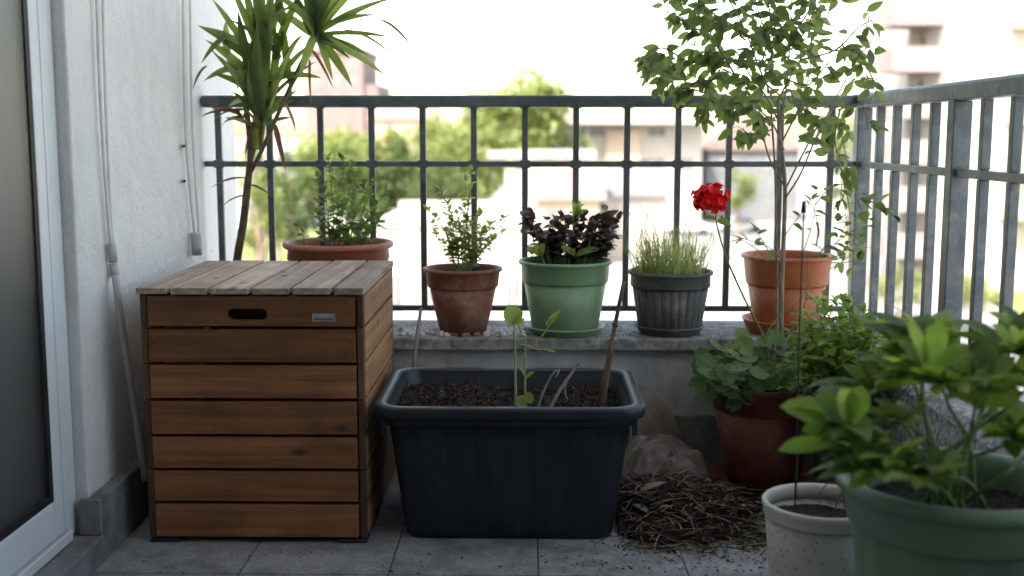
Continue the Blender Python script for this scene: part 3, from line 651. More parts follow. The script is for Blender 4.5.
def add_sprig(ms, ml, pts, r0, nleaf, L, W, shape=ovate, start=.15, up=.3, bend=.6, n=4, spread=1.0, fold=.3):
    P = smooth_path(pts, 6); ms.tube(P, [r0, r0 * .45], 5)
    K = len(P) - 1
    for i in range(nleaf):
        t = start + (1 - start) * (i + rnd(0, .8)) / nleaf; t = min(t, .999); k = t * K; a = P[int(k)]; b_ = P[min(int(k) + 1, K)]; p_ = a.lerp(b_, k - int(k))
        ax = (b_ - a).normalized() if (b_ - a).length > 1e-7 else Vector((0, 0, 1))
        s_ = rdir(-.4, .6); s_ = (s_ - ax * s_.dot(ax)).normalized()
        dd = (s_ * spread + ax * rnd(.1, .8) + Vector((0, 0, up * rnd(.2, 1)))).normalized()
        sc = rnd(.6, 1.15) * (1 - .3 * t)
        ml.leaf(p_, dd, L * sc, W * sc, shape, rnd(.2, 1) * bend, fold * rnd(.5, 1.3), n, roll=rnd(-.5, .5))
    # tip leaves
    for k in range(2): ml.leaf(P[-1], (ax + rdir() * .5).normalized(), L * .7, W * .7, shape, bend * .5, fold, n)
LZ = LEDGE_Z
# --- 1 terracotta bowl
Yp = 3.40
def base_at(px, Y, z=LZ): 
    p_ = at(px, 300, Y); return Vector((p_.x, Y, z))
c = base_at(339.5, 3.40)
t = thing('potted_herb', 'wide terracotta bowl with a bushy leafy herb on the ledge behind the wooden box', 'potted plant', c, 'potted plants on the ledge')
h_ = at(339, 241, 3.4).z - LZ
sc_, rs_ = make_pot(t, c, .164, .115, h_, .05, 'terra2', style='roll', soil_z=.03)
ms, ml = MB(), MB()
for tip in ((318, 178), (325, 190), (332, 172), (342, 160), (352, 168), (360, 178), (366, 190), (374, 182), (385, 190), (390, 205), (350, 190), (338, 200), (318, 215), (372, 215), (328, 160), (356, 212), (380, 222)):
    dY = rnd(-.09, .07); e = at(*tip, 3.4 + dY); s0 = sc_ + Vector(((e.x - sc_.x) * .3 + rnd(-.02, .02), dY * .4, 0)); mid = s0.lerp(e, .5) + Vector((rnd(-.01, .01), rnd(-.01, .01), .01))
    add_sprig(ms, ml, [s0, mid, e], .0018, 15, .042, .028, up=.2)
for tip in ((288, 229), (296, 226), (303, 233)): 
    e = at(*tip, 3.36); add_sprig(ms, ml, [sc_ + Vector((-.1, 0, 0)), e], .0014, 4, .026, .02)
ms.build('stems', 'stem', t); ml.build('foliage', 'herb', t)
# --- 2 small terracotta pot
c = base_at(463, 3.335)
t = thing('potted_herb', 'brick-red plastic pot with small pale herb, rightwards of the wooden box on the ledge', 'potted plant', c, 'potted plants on the ledge')
h_ = at(463, 267, 3.335).z - LZ
sc_, rs_ = make_pot(t, c, .116, .069, h_, .055, 'terra', soil_z=.018, drain=True)
ms, ml = MB(), MB()
for tip, mid in (((472, 172), (468, 215)), ((440, 190), (455, 225)), ((448, 205), (452, 235)), ((427, 210), (445, 232)), ((505, 218), (485, 235)), ((492, 224), (478, 240)), ((462, 198), (461, 230)), ((482, 232), (474, 248)), ((436, 235), (448, 248)), ((500, 232), (480, 248)), ((470, 190), (466, 225)), ((452, 222), (456, 245)), ((466, 182), (463, 222)), ((478, 215), (470, 240))):
    dY = rnd(-.05, .05); e = at(*tip, 3.37 + dY); m_ = at(*mid, 3.37 + dY * .5); s0 = sc_ + Vector(((e.x - sc_.x) * .15, dY * .2, 0))
    add_sprig(ms, ml, [s0, m_, e], .0016, 13, .035, .021, up=.1, spread=1.1)
    for _ in range(2):
        e2 = m_ + Vector((rnd(-.05, .05), rnd(-.04, .04), rnd(-.01, .05))); add_sprig(ms, ml, [s0.lerp(m_, .4), e2], .0011, 10, .030, .018, up=.1, spread=1.1)
ms.build('stems', 'stem', t); ml.build('foliage', 'herb_pale', t)
# --- 3 light green pot
c = base_at(565, 3.345)
t = thing('potted_basil', 'light green plastic pot of dark purple leaves on the ledge above the tub', 'potted plant', c, 'potted plants on the ledge')
h_ = at(565, 259.5, 3.345).z - LZ - .006
sc_, rs_ = make_pot(t, c, .1375, .096, h_, .062, 'green', soil_z=.014, saucer=(.118, .024))
ms, ml, m2 = MB(), MB(), MB()
for i in range(60):
    tip = (rnd(524, 620), rnd(216, 252)); 
    if abs(tip[0] - 572) > 34 and tip[1] < 215: continue
    dY = rnd(-.10, .09); e = at(*tip, 3.385 + dY); s0 = sc_ + Vector(((e.x - sc_.x) * .6, dY * .6, 0)); 
    add_sprig(ms, ml, [s0, s0.lerp(e, .6) + Vector((0, 0, .015)), e], .0016, 10, .042, .032, start=.15, up=.1, bend=.9)
for p0, p1 in (((600, 225), (620, 211)), ((600, 228), (622, 220)), ((603, 232), (620, 228)), ((533, 228), (521, 222)), ((606, 214), (600, 206)), ((545, 220), (547, 209)), ((598, 218), (596, 208))):
    pleaf(ml, p0, p1, 3.36, 3.34, 12, ovate, .8, .3)
for p1 in ((568, 203), (576, 200), (585, 206), (582, 214), (568, 214), (575, 208), (590, 211)): pleaf(m2, (576, 219), p1, 3.33, 3.28, 8, ovate, .7, .3)
for p1 in ((526, 248), (533, 246), (540, 250), (600, 250), (560, 247), (578, 250), (545, 243)): pleaf(m2, (540 if p1[0] < 550 else 575, 256), p1, 3.29, 3.27, 8, roundl, .7, .2)
ms.build('stems', 'stem', t); ml.build('foliage', 'purple', t); m2.build('young_leaves', 'lime', t)
# --- 4 ribbed grey pot
c = base_at(670, 3.345)
t = thing('potted_lavender', 'ribbed dark grey pot of pale grassy shoots on the ledge, left of the red flower', 'potted plant', c, 'potted plants on the ledge')
h_ = at(670, 270, 3.345).z - LZ - .006
def flute(a, z):
    return .0045 * (abs(math.sin(a * 13)) ** .6 - 1) if .003 < z < h_ - .03 else 0
sc_, rs_ = make_pot(t, c, .124, .091, h_, .045, 'grey', mod=flute, soil_z=.014, saucer=(.102, .026))
ms, ml = MB(), MB()
for i in range(430):
    a = rnd(0, 6.283); q = .105 * math.sqrt(random.random()); s0 = sc_ + Vector((q * math.cos(a), q * math.sin(a), -.002))
    lean = Vector((q * math.cos(a) * 1.8 + rnd(-.38, .38), q * math.sin(a) * 1.8 + rnd(-.38, .38), 1))
    ml.leaf(s0, lean, rnd(.06, .215) * (1 - q * 2.0), rnd(.0022, .005), blade, rnd(-.3, 1.1), .2, 5)
for i in range(60):
    a = rnd(0, 6.283); q = .08 * math.sqrt(random.random()); s0 = sc_ + Vector((q * math.cos(a), q * math.sin(a), 0)); e = s0 + Vector((rnd(-.03, .03) + q * math.cos(a) * .4, rnd(-.03, .03), rnd(.07, .14)))
    add_sprig(ms, ml, [s0, s0.lerp(e, .5) + Vector((rnd(-.005, .005), 0, 0)), e], .0011, 18, .016, .0035, blade, up=.5, bend=.2)
for p_ in ([(640, 262), (626, 245), (627, 222), (632, 210)], [(660, 262), (655, 230), (640, 205)], [(690, 262), (693, 240), (684, 222)], [(650, 262), (645, 235), (648, 212)], [(700, 262), (712, 245), (714, 235)]):
    ms.tube(smooth_path([at(*q, 3.36) for q in p_]), .0012, 5)
ms.build('stems', 'stem_pale', t); ml.build('blades', 'grass_blade', t)
# --- 5 bright terracotta pot
c = base_at(786, 3.37)
t = thing('potted_cutting', 'bright orange terracotta pot with sparse sprigs, on the ledge behind the slim tree', 'potted plant', c, 'potted plants on the ledge')
h_ = at(786, 254, 3.37).z - LZ - .006
sc_, rs_ = make_pot(t, c, .134, .090, h_, .085, 'terra3', soil_z=.03, saucer=(.128, .042))
ms, ml = MB(), MB()
for pts, nl in (([(770, 262), (755, 248), (742, 240)], 3), ([(775, 262), (765, 245), (757, 232)], 3), ([(800, 262), (818, 255), (830, 236), (838, 222)], 6), ([(805, 262), (820, 262), (838, 258), (846, 245)], 6), ([(800, 262), (830, 250), (845, 225), (843, 200)], 9), ([(805, 262), (832, 268), (862, 240), (868, 205)], 11), ([(800, 260), (812, 225), (816, 190)], 4), ([(802, 262), (840, 240), (870, 215), (882, 200)], 9), ([(802, 262), (848, 262), (860, 252), (852, 268)], 5)):
    add_sprig(ms, ml, [at(*q, 3.34 + rnd(-.05, .05)) for q in pts], .0016, nl, .052, .028, start=.35, up=-.3, bend=.8, n=5)
ms.build('stems', 'stem', t); ml.build('foliage', 'tree_leaf', t)
# --- dracaena behind the crate
c = base_at(240, 3.40)
t = thing('strap_leaved_palm', 'tall strap-leaved plant with thin brown trunks in the corner by the white wall', 'potted plant', c)
sc_, rs_ = make_pot(t, c, .095, .07, .17, .04, 'terra', soil_z=.02)
ms = MB()
Yd = 3.36
ms.tube(smooth_path([Vector((sc_.x, 3.40, sc_.z - .01)), at(237, 262, 3.38), at(243, 225, Yd), at(247, 190, Yd), at(250, 165, Yd)]), [.013, .012, .011, .0105, .010], 10)
ms.tube(smooth_path([at(250, 170, Yd), at(250, 140, Yd), at(246, 100, Yd), at(250, 60, Yd), at(256, 20, Yd), at(258, -60, Yd)]), [.009, .007], 8)
ms.tube(smooth_path([at(249, 175, Yd), at(262, 150, Yd - .02), at(282, 105, Yd - .03), at(300, 65, Yd - .03), at(316, 33, Yd - .03)]), [.0065, .005], 8)
ms.tube(smooth_path([at(251, 160, Yd), at(262, 120, Yd + .03), at(272, 70, Yd + .03), at(276, 10, Yd + .03)]), [.006, .005], 8)
ms.build('trunk', 'bark_dark', t)
ml, md = MB(), MB()
def sl_(mb, p0, p1, w, Y0=Yd, Y1=None, bend=.35, roll=0): pleaf(mb, p0, p1, Y0, Y1 if Y1 else Y0 + rnd(-.08, .08), w * .98, strap, bend * 1.4, .35, 9, roll=roll)
hd = (316, 33)
for p1, w_ in (((398, -1), 8), ((394, 40), 6), ((386, 78), 7), ((352, 88), 8), ((350, 60), 6), ((333, 82), 6), ((345, -30), 9), ((330, -40), 9), ((360, -22), 9), ((375, -22), 8), ((300, -38), 10), ((318, -50), 10), ((285, 0), 9), ((352, -50), 9), ((366, 62), 6), ((300, 80), 8), ((340, -10), 8)):
    sl_(ml, (hd[0] + rnd(-4, 4), hd[1] + rnd(-4, 4)), p1, w_ * 1.25, Yd - .03)
for p0, p1, w_ in (((252, 62), (198, 27), 10), ((228, 55), (226, 22), 8), ((228, 35), (202, 64), 7), ((252, 66), (205, 82), 13), ((250, 55), (212, 0), 8), ((256, 45), (226, -22), 8), ((258, 45), (240, -35), 8), ((262, 60), (262, -45), 13), ((265, 90), (278, -35), 12), ((262, 70), (292, -25), 12), ((258, 150), (270, 60), 14), ((262, 120), (258, 20), 13), ((270, 110), (300, 40), 11), ((270, 80), (321, 79), 12), ((272, 90), (312, 45), 9), ((250, 70), (238, 10), 10), ((256, 60), (222, 45), 8), ((250, 90), (215, 75), 9), ((250, 100), (228, 108), 9), ((252, 92), (226, 60), 8), ((275, 60), (305, -10), 11), ((268, 50), (250, -30), 11), ((265, 110), (285, 70), 9), ((262, 115), (250, 45), 10), ((268, 118), (296, 100), 5), ((260, 60), (236, 95), 9), ((255, 50), (250, 105), 9), ((280, 40), (275, 100), 10), ((283, 30), (292, 95), 8), ((276, 5), (320, -20), 10), ((262, 30), (300, 5), 9)):
    sl_(ml, p0, p1, w_)
for i in range(9):
    p0 = (rnd(250, 285), rnd(20, 110)); a = R(rnd(-75, 75)); L_ = rnd(40, 80)
    sl_(ml, p0, (p0[0] + L_ * math.sin(a), p0[1] - L_ * math.cos(a) * .8), rnd(7, 11))
for i in range(8):
    a = R(rnd(-100, 125)); L_ = rnd(45, 85); sl_(ml, (hd[0] + rnd(-6, 4), hd[1] + rnd(-5, 8)), (hd[0] + L_ * math.sin(a), hd[1] - L_ * math.cos(a)), rnd(7, 11), Yd + .02)
for p0, p1, w_ in (((262, 120), (232, 92), 8), ((264, 118), (300, 90), 7), ((258, 128), (225, 118), 6), ((266, 125), (292, 118), 6), ((262, 135), (242, 108), 7), ((262, 110), (318, 62), 6), ((258, 108), (208, 48), 6)): sl_(ml, p0, p1, w_)
for p0, p1, w_ in (((207, 66), (193, 92), 3), ((380, 20), (415, 53), 3), ((345, 30), (397, 62), 3), ((240, 112), (200, 119), 4), ((242, 116), (212, 112), 5), ((244, 118), (222, 128), 5), ((246, 110), (214, 124), 4), ((285, 105), (310, 65), 3), ((283, 100), (294, 132), 3), ((276, 90), (258, 130), 3), ((275, 125), (286, 172), 5), ((246, 178), (210, 190), 3), ((248, 195), (222, 212), 2.5), ((262, 110), (246, 160), 4), ((266, 100), (258, 150), 4), ((272, 96), (284, 70), 3), ((310, 60), (312, 110), 2.5), ((312, 50), (334, 92), 3), ((262, 95), (243, 128), 5), ((250, 185), (275, 200), 2.5), ((262, 120), (262, 160), 4)):
    sl_(md, p0, p1, w_ * 1.1, bend=.7)
ml.build('foliage', 'strap', t); md.build('withered_leaves', 'dead', t)

# --- floor pot A with geranium and slim tree
PA = Vector((at(765, 400, 3.085).x, 3.085, 0))
t = thing('plant_pot', 'large dark red terracotta pot in a saucer on the floor by the dry stems', 'pot', PA)
hA = at(764, 380, 3.085).z - .006
scA, rsA = make_pot(t, PA, .159, .094, hA, .075, 'terra4', soil_z=.025, saucer=(.152, .034), style='roll')
tre = thing('young_tree', 'slim young tree with small oval leaves growing from the large dark red pot', 'tree', at(781, 372, 3.09))
ms = MB()
YT = 3.09
def Q(px, py, dy=0): return at(px, py, YT + dy)
ms.tube(smooth_path([Q(780, 385), Q(781, 330), Q(782, 280), Q(784, 230), Q(785, 190), Q(783, 160), Q(779, 130), Q(778, 100)]), [.0074, .0070, .0066, .0062, .0056, .005, .0045, .004], 10)
ms.tube(smooth_path([Q(777, 385, .02), Q(777, 300, .03), Q(776, 220, .02), Q(775, 170, .02), Q(771, 110, .02)]), [.0036, .0026], 8)
tk = ms.build('trunk', 'bark', tre)
ms, ml = MB(), MB()
limbs = [
 [(784, 200), (800, 175), (815, 140), (835, 100), (856, 62), (872, 40)],
 [(784, 185), (770, 160), (755, 110), (735, 75), (690, 60), (660, 70)],
 [(779, 130), (786, 90), (790, 40), (792, -20), (795, -60)],
 [(778, 110), (760, 70), (745, 30), (725, -5), (700, -30)],
 [(778, 100), (800, 60), (825, 20), (845, -15), (860, -40)],
 [(785, 190), (805, 150), (822, 120), (836, 118), (845, 150), (848, 175)],
 [(755, 110), (735, 98), (712, 95), (700, 110)],
 [(735, 75), (712, 40), (690, 20), (672, -5)],
 [(815, 140), (845, 90), (862, 80), (876, 78)],
 [(790, 40), (815, 0), (830, -40)],
 [(760, 70), (770, 20), (760, -40)],
 [(800, 60), (835, 50), (858, 28), (872, 20)],
 [(745, 30), (715, 15), (690, -15), (672, -40)],
 [(690, 60), (668, 48), (650, 60)],
 [(690, 60), (672, 80), (655, 72)], [(712, 95), (690, 88), (672, 92)], [(771, 130), (752, 135), (742, 128)], [(790, 90), (800, 110), (818, 128)],
 [(835, 50), (862, 60), (878, 92)], [(720, 70), (705, 85), (690, 70)],
 [(778, 120), (765, 95), (750, 75), (735, 50)], [(783, 140), (800, 105), (810, 70), (812, 30)], [(760, 60), (735, 60), (715, 55), (690, 40)],
 [(838, 110), (862, 105), (868, 130)], [(840, 110), (835, 140), (842, 175)], [(784, 150), (770, 120), (742, 100), (728, 108)],
 [(790, 60), (770, 40), (758, 10), (752, -20)], [(791, 50), (806, 30), (815, 5), (818, -20)], [(780, 95), (765, 80), (772, 50), (775, 20)], [(788, 80), (808, 85), (822, 70), (832, 60)], [(745, 40), (728, 25), (712, 20), (705, 5)]]
for lm in limbs:
    d0 = rnd(-.12, .12); k = len(lm)
    P = smooth_path([Q(x - (6 if x < 700 else 0), y, d0 * min(1, i / 2)) for i, (x, y) in enumerate(lm)], 6)
    ms.tube(P, [.0026, .001], 6)
    # twigs with leaves
    Lp = sum((P[i + 1] - P[i]).length for i in range(len(P) - 1))
    nt_ = int(Lp / .0145)
    for i in range(nt_):
        u = (.28 + .72 * (i + rnd(0, 1)) / nt_)
        if lm[-1][0] > 820 and random.random() < .5: continue
        kk = min(int(u * (len(P) - 1)), len(P) - 2)
        a = P[kk]; ax = (P[kk + 1] - P[kk]).normalized(); dd = (rdir(-.6, .5) + ax * .6).normalized()
        e = a + dd * rnd(.015, .05)
        tw = [a, a.lerp(e, .5) + Vector((0, 0, .004)), e + Vector((0, 0, -.006))]
        ms.tube(tw, [.0013, .0006], 4)
        for j in range(random.choice((1, 2, 2, 3))):
            f_ = rnd(.3, 1); q = tw[0].lerp(tw[2], f_)
            ld_ = (dd * .6 + rdir(-.8, .3) * .8 + Vector((0, 0, -.25))).normalized()
            s_ = rnd(.65, 1.15)
            ml.leaf(q, ld_, .049 * s_, .0215 * s_, ovate, rnd(.1, .6), rnd(.1, .3), 5, up=(rnd(-.4, .4), -.8, rnd(-.1, .7)), roll=rnd(-.5, .5))
# climbing sprigs on the right
for pts, nl in (([(815, 205), (828, 190), (845, 185), (862, 200)], 6), ([(845, 185), (850, 215), (848, 245), (842, 262)], 7), ([(862, 200), (880, 205), (893, 215)], 5), ([(855, 195), (866, 225), (862, 250)], 7), ([(838, 150), (842, 175), (840, 200)], 5), ([(785, 235), (800, 215), (812, 200)], 3), ([(786, 262), (770, 248), (748, 240)], 2)):
    add_sprig(ms, ml, [Q(x, y, -.03) for x, y in pts], .0015, nl, .046, .027, start=.1, up=-.3, bend=.7, n=5)
ms.build('twigs', 'bark', tk); ml.build('crown', 'tree_leaf', tre)
g_ = thing('geranium', 'geranium with one red flower head and round leaves spilling over the dark red pot', 'flowering plant', scA)
ms, ml, mp, m3 = MB(), MB(), MB(), MB()
fl = [(768, 366), (764, 338), (745, 300), (728, 262), (718, 230), (715, 212)]
P = smooth_path([at(x, y, 3.0) for x, y in fl], 5); ms.tube(P, [.0032, .0018], 7)
ms.tube(smooth_path([at(764, 338, 3.0), at(778, 318, 3.02), at(800, 300, 3.03), at(812, 280, 3.03)]), [.002, .0012], 6)
ms.tube(smooth_path([at(785, 335, 3.02), at(800, 318, 3.03), at(808, 285, 3.03), at(806, 250, 3.03)]), [.002, .0012], 6)
fc = at(711, 199, 3.0)
for i in range(95):
    dd = rdir(-.7, 1); q_ = rnd(.5, 1.12); c_ = fc + Vector((dd.x * .044, dd.y * .044, dd.z * .036)) * q_; ms.tube([P[-1], c_ - dd * .006], .0007, 4)
    ref = dd.orthogonal().normalized()
    for k in range(5):
        pd = (Matrix.Rotation(k * 2 * math.pi / 5 + rnd(-.2, .2), 3, dd) @ ref + dd * .45).normalized()
        mp.leaf(c_, pd, rnd(.011, .016), rnd(.010, .014), roundl, rnd(-.6, .6), .2, 4, up=dd)
pleaf(m3, (716, 219), (703, 217), 3.0, 2.99, 6, ovate); pleaf(m3, (717, 220), (731, 227), 3.0, 2.98, 9, ovate, .3, .4)
for (px, py) in ((705, 214), (722, 217), (728, 252)):
    e = at(px, py, 2.99); ms.tube([P[-2] if py < 230 else P[12], e], .0007, 4); bd = MB(); bd.lathe(e, [(0, -.004), (.0028, -.001), (.0024, .003), (0, .006)], 8); bd.build('bud', 'petal', g_)
def gleaf(mb, c_, nrm, r_):
    nrm = nrm.normalized(); a = nrm.orthogonal().normalized(); b_ = nrm.cross(a); n = 36; vs = [c_]
    ph = rnd(0, 6.28)
    for ringi, q in enumerate((.35, .7, 1.0)):
        for k in range(n):
            an = 2 * math.pi * k / n
            rr = r_ * q * (1 + (.07 * math.cos(7 * an + ph) if ringi == 2 else 0))
            if k in (0,) and ringi > 0: rr *= .72
            vs.append(c_ + (a * math.cos(an) + b_ * math.sin(an)) * rr + nrm * (r_ * .22 * q * q * (1 if ringi < 2 else .8) + r_ * .05 * math.cos(7 * an + ph) * q))
    fs = [(0, 1 + k, 1 + (k + 1) % n) for k in range(n)]
    for i in range(2): fs += [(1 + i * n + k, 1 + (i + 1) * n + k, 1 + (i + 1) * n + (k + 1) % n, 1 + i * n + (k + 1) % n) for k in range(n)]
    mb.add(vs, fs)
for i in range(95):
    px = rnd(700, 800); py = rnd(340, 392) - (8 if px > 740 else 0); 
    if px < 715 and py < 355: py += 20
    dY = rnd(-.19, .10) if py > 368 else rnd(-.08, .1); e = at(px, py, 3.05 + dY)
    if i < 12: e = at((698, 706, 722, 738, 752, 700, 745, 762, 730, 712, 750, 735)[i], (385, 398, 372, 378, 392, 372, 400, 372, 392, 380, 360, 404)[i], 2.95)
    s0 = scA + Vector(((e.x - scA.x) * .2, dY * .3, -.005)); ms.tube(smooth_path([s0, s0.lerp(e, .5) + Vector((0, 0, .03)), e]), [.0018, .0012], 5)
    gleaf(ml, e, Vector((rnd(-.6, .6), rnd(-1.1, -.1), rnd(.4, 1.1))), rnd(.016, .029))
ms.build('stems', 'stem', g_); ml.build('foliage', 'geranium', g_); fo = mp.build('flower_head', 'petal', g_); m3.build('stem_leaves', 'herb', g_)

# --- pot B with bush (behind, right corner)
PB = Vector((0.80, 2.86, 0))
t = thing('potted_bush', 'bushy bright green plant in a dark plastic pot in the back right corner', 'potted plant', PB)
hB = .345
scB, rsB = make_pot(t, PB, .09, .068, hB, .05, 'foot', soil_z=.03)
ms, ml = MB(), MB()
for i in range(120):
    tip = (rnd(798, 892), rnd(298, 392))
    if tip[0] > 868 and tip[1] < 318: continue
    dY = rnd(-.12, .16); e = at(*tip, 2.85 + dY); s0 = scB + Vector((rnd(-.05, .05), rnd(-.05, .05), 0))
    add_sprig(ms, ml, [s0, s0.lerp(e, .55) + Vector((rnd(-.015, .015), rnd(-.015, .015), .025)), e], .0018, 10, .038, .024, start=.4, up=.15, bend=.8, n=4)
for i in range(44):
    tip = (rnd(783, 868), rnd(330, 408)); e = at(*tip, 2.85 + rnd(-.06, .1)); s0 = scB + Vector((rnd(-.05, .02), rnd(-.02, .05), 0))
    add_sprig(ms, ml, [s0, s0.lerp(e, .55) + Vector((0, 0, .02)), e], .0018, 8, .036, .022, start=.4, up=.1, bend=.8, n=4)
ms.build('stems', 'stem', t); ml.build('foliage', 'bush', t)

# --- white bucket with black rod
bk_c = Vector((at(822, 500, 2.17).x, 2.17, 0)); hb = at(822, 500, 2.17).z
print('BUCKET', bk_c, hb)
t = thing('planted_bucket', 'small white speckled plastic bucket of soil standing before the big green pot', 'bucket', bk_c)
m = MB(); rt, rb = .112, .088
m.lathe(bk_c, [(0, .001), (rb - .004, .001), (rb, .006), (rt - .004, hb - .03), (rt - .004, hb - .03), (rt - .007, hb - .03), (rb - .003, .01), (0, .01)], 80); m.build('pot', 'bucket', t)
m = MB(); m.lathe(bk_c, [(rt - .007, hb - .03), (rt - .002, hb - .032), (rt, hb - .026), (rt - .001, hb - .016), (rt + .001, hb - .013), (rt + .003, hb - .004), (rt, hb), (rt - .005, hb), (rt - .009, hb - .006), (rt - .009, hb - .03), (rt - .007, hb - .03)], 80); m.build('rim', 'bucket_rim', t)
m = MB(); vs = soil_patch(m, lambda x, y: math.hypot(x - bk_c.x, y - bk_c.y) < .102, bk_c.x, bk_c.y, .105, .105, hb - .042, .006, 40, 9); s_ = m.build('soil', 'soil', t)
m = MB(); crumbs(m, vs, 350, .001, .0035); m.build('soil_crumbs', 'crumb', s_, smooth=False)['kind'] = 'stuff'
ms = MB()
ms.tube(smooth_path([at(845, 513, 2.14), at(842, 490, 2.14), at(830, 482, 2.15), at(822, 490, 2.15), at(816, 500, 2.15)]), .0012, 5)
ms.tube(smooth_path([at(834, 512, 2.14), at(840, 496, 2.14), at(848, 488, 2.14)]), .0014, 5)
ms.tube(smooth_path([at(796, 498, 2.17), at(798, 450, 2.17), at(804, 430, 2.17), at(812, 418, 2.17)]), [.0014, .0008], 5)
ms.build('dry_stems', 'bark_dark', t)
m = MB(); Yr = 2.16
m.tube(smooth_path([at(795, 506, Yr), at(797, 430, Yr), at(799.5, 330, Yr), at(802, 260, Yr), at(804, 206, Yr)]), .0017, 8)
m.tube([at(803.4, 213, Yr), at(804, 201, Yr)], [.0052, .0036], 10); m.tube(smooth_path([at(804, 202, Yr), at(808, 200.5, Yr), at(808, 204, Yr)]), .0016, 6)
m.tube(smooth_path([at(809, 203, Yr), at(815, 212, Yr), at(817, 225, Yr)]), .0009, 5); m.tube(smooth_path([at(817, 222, Yr), at(818.5, 232, Yr), at(816, 246, Yr)]), [.003, .0016], 6)
tag(m.build('support_rod', 'black', loc=at(795, 506, Yr)), 'thin black rod with a hooked tip standing up from the white bucket', 'rod')

# --- big green pot front right
PG = Vector((at(955, 480, 1.80).x, 1.80, 0)); 
hG = at(963, 476, 1.80).z
print('GREENPOT', PG, hG)
t = thing('large_potted_shrub', 'big green plastic pot with a broad-leaved bright green plant, nearest the viewer', 'potted plant', PG)
def gmod(a, z): return .0025 * math.cos(a * 14) if .03 < z < hG - .08 else 0
m = MB(); rt, rb = .186, .127
m.lathe(PG, [(0, .001), (rb - .006, .001), (rb, .008), (rb + .018, hG * .5), (rt - .030, hG - .085)], 140, gmod)
m.lathe(PG, [(rt - .030, hG - .085), (rt - .024, hG - .082), (rt - .021, hG - .076), (rt - .017, hG - .035), (rt - .015, hG - .030)], 120)
m.lathe(PG, [(rt - .028, hG - .03), (rb, .01), (0, .01)], 80)
body = m.build('pot', 'green2', t)
m = MB(); m.lathe(PG, [(rt - .016, hG - .03), (rt - .012, hG - .028), (rt - .004, hG - .024), (rt, hG - .016), (rt - .001, hG - .007), (rt - .007, hG - .001), (rt - .015, hG), (rt - .022, hG - .003), (rt - .027, hG - .012), (rt - .029, hG - .032)], 120); m.build('rim', 'green2', body)
m = MB(); vs = soil_patch(m, lambda x, y: math.hypot(x - PG.x, y - PG.y) < .152, PG.x, PG.y, .155, .155, hG - .055, .008, 50, 5); s_ = m.build('soil', 'soil', t)
m = MB(); crumbs(m, vs, 500, .001, .004); m.build('soil_crumbs', 'crumb', s_, smooth=False)['kind'] = 'stuff'
ms, ml, mv, m2 = MB(), MB(), MB(), MB()
SG = Vector((PG.x, PG.y, hG - .055))
def pointed(t): return max(0.0, math.sin(math.pi * min(1, (t ** 1.1))) ** .75 * (1.05 - .35 * t) + .12 * (1 - t)) if t < .999 else 0.0
def lobed(mb, base, dd, L, bend, up=None):
    dd = Vector(dd).normalized(); u_ = Vector(up) if up else Vector((0, 0, 1))
    side = dd.cross(u_)
    if side.length < .05: side = dd.orthogonal()
    side.normalize(); nr = side.cross(dd).normalized()
    k0 = rnd(.85, 1.1)
    for an, l_, w_ in ((0, 1, .44), (.55, .86, .38), (-.55, .86, .38), (1.12, .58, .32), (-1.12, .58, .32)):
        an *= k0 * rnd(.92, 1.08); d2 = Matrix.Rotation(an, 3, nr) @ dd
        b2 = base + nr * (.0012 * abs(an))
        mb.leaf(b2, d2, L * l_ * rnd(.95, 1.15), L * w_ * .92, pointed, bend * rnd(.8, 1.2), .22, 8, up=nr)
        P_ = [b2 + nr * .0006]; d3 = d2.copy(); sd3 = d3.cross(nr).normalized()
        for i in range(6):
            P_.append(P_[-1] + d3 * L * l_ * .92 / 6); d3 = (Matrix.Rotation(-bend / 6, 3, sd3) @ d3).normalized()
        mv.tube(P_, [.0011, .0003], 4, caps=False)
def bigleaf(base, dd, L, W, bend, fold=.3, pale=False, up=None):
    lobed(m2 if pale else ml, base, dd, L, bend, up)
rosettes = [  # (px, py, Y, leaf length, lean x)
 (843, 428, 1.74, .085), (880, 392, 1.86, .085), (905, 352, 1.92, .09), (927, 345, 1.88, .085), (921, 378, 1.80, .09), (942, 385, 1.72, .075),
 (978, 392, 1.72, .10), (1008, 355, 1.80, .09), (1030, 385, 1.74, .10), (905, 425, 1.78, .06), (1012, 440, 1.72, .08), (895, 460, 1.66, .06), (938, 470, 1.64, .06), (856, 455, 1.70, .06), (1040, 350, 1.85, .1), (880, 474, 1.66, .075), (925, 482, 1.62, .07)]
for (px, py, Y_, L_) in rosettes:
    e = at(px, py, Y_); s0 = SG + Vector((rnd(-.06, .06), rnd(-.06, .06), 0)); 
    P = smooth_path([s0, s0.lerp(e, .4) + Vector(((s0.x - e.x) * .1, 0, .02)), s0.lerp(e, .8) + Vector((0, 0, .005)), e], 5)
    ms.tube(P, [.0036, .0022], 7)
    ax = (e - s0).normalized(); ph = rnd(0, 6.28); nl = 4 if py < 360 else 3
    for k in range(nl):
        a = ph + 2.399 * k; lift = .95 - .75 * (1 - k / nl)
        ref = Vector((math.cos(a), math.sin(a), 0)); dd = (ref * (1.15 - .7 * k / nl) + ax * .5 + Vector((0, 0, lift * .7))).normalized()
        s_ = (1 - .35 * k / nl) * rnd(.95, 1.2)
        base = e + dd * .004; bigleaf(base, dd, L_ * s_ * 1.22, L_ * s_ * .5, rnd(.4, .9))
